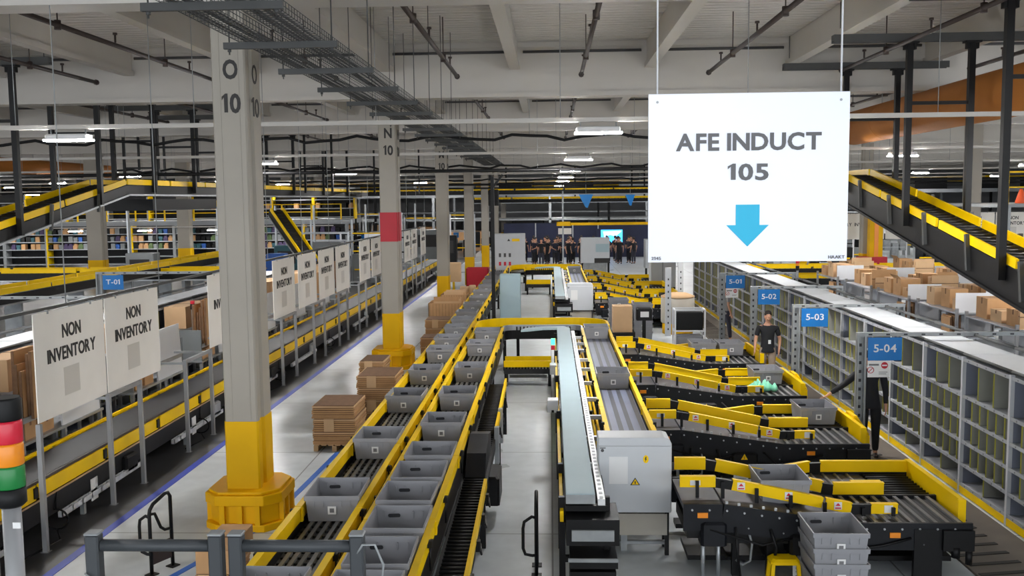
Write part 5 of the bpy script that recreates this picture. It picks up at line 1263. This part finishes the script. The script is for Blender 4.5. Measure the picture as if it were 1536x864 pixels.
# far event area
t = thing('event_backdrop', 'long dark navy backdrop wall behind the far crowd', 'backdrop', (1.5, 72, 0)); MB().box(-5, 7, 0, .25, 0, 2.6).build('panel', 'navywall', t)
for x in (-2.6, .2, 2.1): MB().box(x-.04, x+.04, -.03, 0, 0, 2.6).build('panel_seam', 'steel', t)
b = MB(); b.box(-.9, .1, -.02, 0, 1.75, 2.2); b.build('poster', 'pocket', t)
t = thing('event_screen', 'lit blue screen above the far crowd', 'screen', (4.45, 70, 0)); MB().box(-1.05, .95, 0, .15, .95, 2.2).build('casing', 'navywall', t); MB().box(-.75, .82, -.02, 0, 1.2, 2.12).build('screen', 'screen', t); b = MB(); b.prism([(-.5,1.55),(-.1,1.75),(.3,1.62),(.7,1.95),(.75,2.05),(-.6,2.0)], -.03, -.02, 'y'); b.build('bright_picture', 'screenpale', t)
for x in (-.8, .7): MB().box(x-.05, x+.05, 0, .1, 0, .95).build('leg', 'black', t)
for i, (x, y, w) in enumerate(((1.87, 50, .75), (5.0, 60, .6))):
    t = thing('pennant', 'bright blue triangular pennant hanging in the far centre, %s from the left' % ORD[i], 'pennant', (x, y, 4.63)); b = MB(); b.prism([(-w/2,0),(w/2,0),(w*.12,-.7),(-w*.05,-.66)], -.01, .01, 'y'); b.build('cloth', 'pennant', t); b = MB(); b.cyl((-w/2,0,.01),(w/2,0,.01),.015,6); b.cyl((0,0,.01),(0,0,3.9),.012,5); b.build('rod', 'steeldk', t)
t = thing('barrier_rail', 'long yellow rail above the far crowd on thin posts', 'railing', (3.4, 60, 0)); b = MB(); b.rbox(-2.9, 3.2, -.06, .06, 2.75, 2.92, .03); b.rbox(-3.0, -2.1, -.12, .12, 2.72, 2.98, .05); b.build('rail', 'yellowdk', t)
for x in (-2.6, 3.0): MB().box(x-.05, x+.05, -.05, .05, 0, 4.9).build('post', 'steeldk', t)
path_conv('overhead_conveyor', 'farther overhead conveyor with thin yellow guard above the crowd', [(-6, 76, 4.4), (9, 76, 4.4)], .9)
t = thing('red_bin', 'red open bin beside the far end of the left tote conveyor', 'bin', (-3.55, 46.5, 0)); b = MB(); b.box(-.55,.55,-.5,-.46,0,1.1); b.box(-.55,.55,.46,.5,0,1.1); b.box(-.55,-.51,-.5,.5,0,1.1); b.box(.51,.55,-.5,.5,0,1.1); b.box(-.55,.55,-.5,.5,0,.05); b.build('bin_wall', 'red', t); b = MB(); b.box(-.5,.5,-.45,.45,.05,.8); b.build('contents', 'black', t)
t = thing('safety_box', 'pale yellow box on a post left of the red bin', 'box', (-4.55, 44.5, 0)); b = MB(); b.rbox(-.35,.35,-.2,.2,.6,1.5,.03); b.build('box', 'cardlt', t); MB().box(-.05,.05,-.05,.05,0,.6).build('post', 'yellow', t)
b = MB(); b.rbox(-.3, .3, -.22, .22, 0, .95, .05); o = b.build('loudspeaker', 'black'); o.location = (-3.3, 56.0, 4.05); tag(o, 'black loudspeaker hanging left of the far centre', 'loudspeaker')
q = MB(); q.cyl((0,0,.95),(0,0,4.37),.02,6); q.build('hanger', 'black', o)
# ================================================================ LEFT BACKGROUND: pick tower
GM = {}
def good_mesh(k):
    if k not in GM:
        b = MB(); m = ['card','black','trunkgrey','black','purple','teal','trunkgrey','greenc','bluebin','black','card','black'][k % 12]
        if k % 3 == 0: b.rbox(-.15,.15,-.15,.15,0,.36,.02)
        elif k % 3 == 1: b.rbox(-.15,.15,-.15,.15,0,.24,.02); b.rbox(-.10,.12,-.12,.12,.241,.36,.02)
        else: b.rbox(-.12,.12,-.15,.15,0,.14,.02); b.rbox(-.14,.13,-.15,.15,.141,.30,.02)
        GM[k] = b.mesh('packed_goods', m)
    return GM[k]
t = thing('mezzanine_deck', 'grey mezzanine deck of the pick tower at far left', 'platform', (-34, 63.5, 0)); MB().box(-24, 20, 0, 7, 2.85, 3.2).build('deck', 'deckgrey', t)
b = MB()
for i in range(23): b.box(-24+2*i-.04, -24+2*i+.04, .02, .1, 3.2, 4.25)
b.box(-24, 20, .02, .06, 4.2, 4.26); b.box(-24, 20, .02, .06, 3.7, 3.75); b.build('railing', 'yellow', t)
for i in range(15): MB().box(-23.8+3*i-.07, -23.8+3*i+.07, .2, .34, 0, 2.85).build('leg', 'steeldk', t)
b = MB(); b.box(-16, -9.5, -.012, 0, 2.95, 3.1); b.box(-7.2, -4, -.012, 0, 2.95, 3.1); b.build('red_white_tape', 'tape', t)
n = 0; rg = random.Random(4)
for i in range(15):
    x = -55.5+2.9*i
    t = thing('storage_rack', 'grey rack full of small goods under the mezzanine, %s from the left' % ORD[i], 'rack', (x, 62.6, 0), 0, 'goods racks under the mezzanine')
    for q in (-1.4, 1.4): MB().box(q-.05, q+.05, 0, .7, 0, 2.9).build('upright', 'yellow' if i % 2 == 0 and q < 0 else 'steeldk', t)
    for z in (.35, .85, 1.35, 1.85, 2.35): MB().box(-1.4, 1.4, 0, .7, z, z+.05).build('shelf', 'shelfsteel', t)
    MB().box(-1.4, 1.4, .68, .7, .3, 2.9).build('back_panel', 'black', t)
for i in range(15):
    x = -55.5+2.9*i
    if x < -42: continue
    for z in (1.4, 1.9, 2.4):
        for k in range(8):
            if n >= 290 or rg.random() < .06: continue
            o = bpy.data.objects.new('packed_goods', good_mesh(rg.randrange(24))); COL.objects.link(o); o.location = (x-1.2+.34*k+rg.uniform(-.02,.02), 62.8, z+.002); o.rotation_euler = (0,0,rg.uniform(-.2,.2)); n += 1
            tag(o, 'small packed goods on a rack under the far left mezzanine', 'goods', 'packed goods under the mezzanine')
ls = lamp_master('ceiling_lamp', 'x', 'lampfill'); ls.location = (-58.6, 61.2, 2.62); ls['label'] = 'dim fill strip lamp added at the outer left end of the far mezzanine'  # fill lamps added to brighten the pick tower, no fixture seen there
for i in range(9):
    dup(ls, (-54+4.6*i, 61.2, 2.62), 'fill strip lamp added at the edge of the far left mezzanine, %s from the left' % ORD[i], None, 'added strip lamps at the mezzanine')
    dup(ls, (-54+4.6*i, 64.6, 5.05), 'fill strip lamp added above the far left mezzanine deck, %s from the left' % ORD[i], None, 'added strip lamps above the mezzanine')
for z, y in ((2.86, 61.2), (5.29, 64.6)):
    rl = MB().box(-59.2, -14, y-.04, y+.04, z-.03, z+.03).build('lighting_rail', 'girder'); tag(rl, 'white rail carrying the added strip lamps %s the far left mezzanine' % ('at the edge of' if z < 3 else 'above'), 'rail')
    for i in range(8): MB().cyl((-55+5.6*i, y, z+.03), (-55+5.6*i, y, 8.42 if z > 3 else 2.86+.3), .01, 5).build('hanging_rod', 'steeldk', rl)
# upper level racks
n = 0
for i in range(15):
    x = -55.5+2.9*i
    t = thing('storage_rack', 'dark rack of goods standing on the mezzanine deck, %s from the left' % ORD[i], 'rack', (x, 65.5, 3.202), 0, 'goods racks on the mezzanine')
    for q in (-1.4, 1.4): MB().box(q-.05, q+.05, 0, .7, 0, 1.9).build('upright', 'yellow' if i % 3 else 'steeldk', t)
    for z in (.1, .7, 1.3): MB().box(-1.4, 1.4, 0, .7, z, z+.05).build('shelf', 'shelfsteel', t)
    MB().box(-1.4, 1.4, .68, .7, .05, 1.9).build('back_panel', 'blackmat', t)
    if x > -42:
        for z in (.75,):
            for k in range(6):
                if rg.random() < .15: continue
                o = bpy.data.objects.new('packed_goods', good_mesh(rg.choice([0,1,12,13,10,22,3,7]))); COL.objects.link(o); o.location = (x-1.15+.46*k, 65.7, 3.202+z+.002)
                tag(o, 'small packed goods on a rack on top of the far left mezzanine', 'goods', 'packed goods on the mezzanine')
t = thing('cage', 'yellow wire cage with a braced frame on the mezzanine', 'cage', (-21.5, 64.2, 3.202)); b = MB()
for x in (-1.1, 1.1): b.box(x-.06, x+.06, -.06, .06, 0, 1.35)
b.bar((-1.0,0,1.2), (0,0,.1), .08, .08); b.bar((1.0,0,1.2), (0,0,.1), .08, .08); b.box(-1.2, 1.2, -.06, .06, 0, .1); b.build('frame', 'yellow', t); MB().box(-1.1, 1.1, -.05, .05, 1.35, 1.45).build('top_plate', 'white', t); b = MB()
for i in range(5): b.cyl((-1+.5*i,0,1.45),(-1+.5*i,0,2.6),.03,6)
b.cyl((-1,0,2.0),(1,0,2.0),.03,6); b.cyl((-1,0,2.6),(1,0,2.6),.03,6); b.build('upper_bars', 'amber', t)
path_conv('side_conveyor', 'yellow guarded conveyor running in front of the far left racks', [(-40, 36.5, 1.75), (-12.0, 36.5, 1.75)], .8)
for i in range(8):
    x = -38+3.4*i; o = MB().box(-.06,.06,-.3,.3,0,1.45).build('conveyor_stand', 'steeldk'); o.location = (x, 36.5, 0); tag(o, 'grey stand under the yellow conveyor before the far left racks, %s from the left' % ORD[i], 'stand', 'stands under the far left conveyor')
path_conv('side_conveyor', 'long yellow guarded conveyor along the bins at far left', [(-15.4, 46, 1.95), (-15.4, 22.0, 1.95)], .7)
for i in range(7):
    y = 23+3.6*i; o = MB().box(-.25,.25,-.05,.05,0,1.66).build('conveyor_stand', 'steeldk'); o.location = (-15.4, y, 0); tag(o, 'grey stand under the long conveyor along the far left bins, %s from the front' % ORD[i], 'stand', 'stands under the long far left conveyor')
for i, (x, y) in enumerate(((-13.0, 44), (-11.2, 44.8), (-14.2, 49), (-17.3, 40))):
    t = thing('blue_bin', 'blue plastic bin beyond the sign row, %s from the front left' % ORD[i], 'bin', (x, y, 1.2), 0, 'blue bins beyond the sign row'); b = MB(); b.rbox(-.5,.5,-.35,.35,0,.55,.04); b.build('bin', 'bluebin', t); MB().box(-.4,.4,-.3,.3,-1.2,0).build('stand', 'steeldk', t)
# mid-left machinery masses beyond the sign row
for i, (x, y, w, h, m) in enumerate(((-12.2, 52, 1.6, 2.2, 'trunkgrey'), (-10.4, 58, 1.8, 2.5, 'cabinet'), (-14.6, 52.6, 1.4, 2.0, 'teal'), (-8.5, 66, 1.8, 2.4, 'trunkgrey'), (-17.5, 52.4, 2.0, 2.6, 'steel'), (-6.5, 60, 1.2, 2.2, 'black'), (-20, 46, 1.4, 2.0, 'trunkgrey'))):
    t = thing('machine_unit', 'boxy machine unit beyond the sign row, %s from the front left' % ORD[i], 'machine', (x, y, 0), 0, 'machine units beyond the sign row'); b = MB(); b.rbox(-w/2, w/2, -.4, .4, .15, h, .03); b.build('housing', m, t); b = MB(); b.box(-w*.35, w*.35, -.42, -.4, h*.5, h*.85); b.build('panel', 'ink', t)
    for q in (-w*.4, w*.4): MB().box(q-.04, q+.04, -.3, .3, 0, .15).build('foot', 'black', t)
    MB().box(-w*.5, -w*.5+.08, -.1, .1, h, 4.2).build('riser', 'steel', t)
# steel frames of deeper mezzanines across the back
for j, (y, z) in enumerate(((81.6, 4.6), (99.6, 5.0))):
    t = thing('storage_mezzanine', ['grey steel mezzanine crossing the back of the hall', 'second steel mezzanine at the very back of the hall'][j], 'platform', (-5, y, 0)); MB().box(-50, 50, 0, 6, z, z+.3).build('deck', 'deckgrey', t); MB().box(-50, 50, 0, 6, z-2.0, z-1.85).build('lower_deck', 'steeldk', t)
    b = MB(); b.box(-50, 50, 0, .05, z+1.25, z+1.32); b.box(-50, 50, 0, .05, z+.75, z+.8); b.build('railing', 'yellow', t)
    for i in range(21): MB().box(-50+5*i-.1, -50+5*i+.1, 0, .2, 0, z).build('leg', 'steel' if i % 2 else 'black', t)
    for i in range(20):
        b = MB(); r = random.Random(i+50*j); w = r.uniform(1.5, 3.8); b.rbox(-w/2, w/2, 1, 3, 0, r.uniform(.7, 1.2), .05); o = b.build('storage_unit', r.choice(['black','trunkgrey','black','card','navy','steeldk','black'])); o.location = (-52.5+5*i+r.uniform(-.5,.5), y, z+.302); tag(o, 'bulky storage unit on the %s rear mezzanine, %s from the left' % (('front','rearmost')[j], ORD[i]), 'storage unit', 'storage units on the rear mezzanines')
        b = MB(); w = r.uniform(2.5, 4.2); b.rbox(-w/2, w/2, .5, 3, 0, r.uniform(1.4, 2.3), .05); o = b.build('storage_unit', r.choice(['black','trunkgrey','navy','card','steel','black'])); o.location = (-52.5+5*i+r.uniform(-.3,.3), y+.3, 0); tag(o, 'bulky storage unit on the floor below the %s rear mezzanine, %s from the left' % (('front','rearmost')[j], ORD[i]), 'storage unit', 'storage units below the rear mezzanines')

# ---------------------------------------------------------------- racks, posts and work cells filling the depth of the hall
rq = random.Random(77)
def cell(x, y, nth, kind):
    w = rq.uniform(1.6, 2.6); H = rq.uniform(2.3, 3.6)
    t = thing('work_cell', 'dark work cell with steel posts deep in the hall, %s' % nth, 'work cell', (x, y, 0), 0, 'work cells deep in the hall')
    for sx in (-w/2, w/2): MB().box(sx-.05, sx+.05, -.05, .05, 0, H).build('post', rq.choice(['steel','white','steel','black']), t)
    for z in (H-.1, H*.62): MB().box(-w/2, w/2, -.03, .03, z, z+.07).build('beam', rq.choice(['steel','yellow','steeldk','black']), t)
    b = MB()
    for k in range(4):
        q = -w/2+w*(k+.5)/4; b.rbox(q-w*.1, q+w*.1, -.3+rq.uniform(0,.2), .35, 0.05+0.5*(k % 2), rq.uniform(.9, 1.9), .03)
    b.build('equipment', rq.choice(['black','black','navy','trunkgrey','steeldk']), t)
    b = MB(); b.box(-w*.4, w*.4, -.34, -.31, .75, .82); b.build('front_rail', rq.choice(['yellow','yellow','steel']), t)
    b = MB(); q = rq.uniform(-w*.3, w*.3); b.box(q-.22, q+.22, -.12, -.06, H*.62-.45, H*.62-.02); b.build('display_board', rq.choice(['white','blue','label','ink','white']), t)
spots = []
for i in range(13): spots.append((-22+1.25*i*1.1+rq.uniform(-.3,.3), 72.5 if i % 2 else 77+rq.uniform(0,2)))
for i in range(9): spots.append((-11.0+0.0+rq.uniform(-.6,.6)+(i % 3)*1.0-1.5*(i // 3), 48.0+2.6*i if i < 3 else 47+2.9*i))
for i in range(10): spots.append((10.6+2.9*i, 56.5+ (3.5 if i % 2 else 0)))
for i in range(9): spots.append((11.5+3.1*i, 68+(3 if i % 2 else 0)))
for i, (x, y) in enumerate(spots): cell(x, y, 'left half, %s one' % ORD[i] if i < 22 else 'right half, %s one' % ORD[i-22], i)
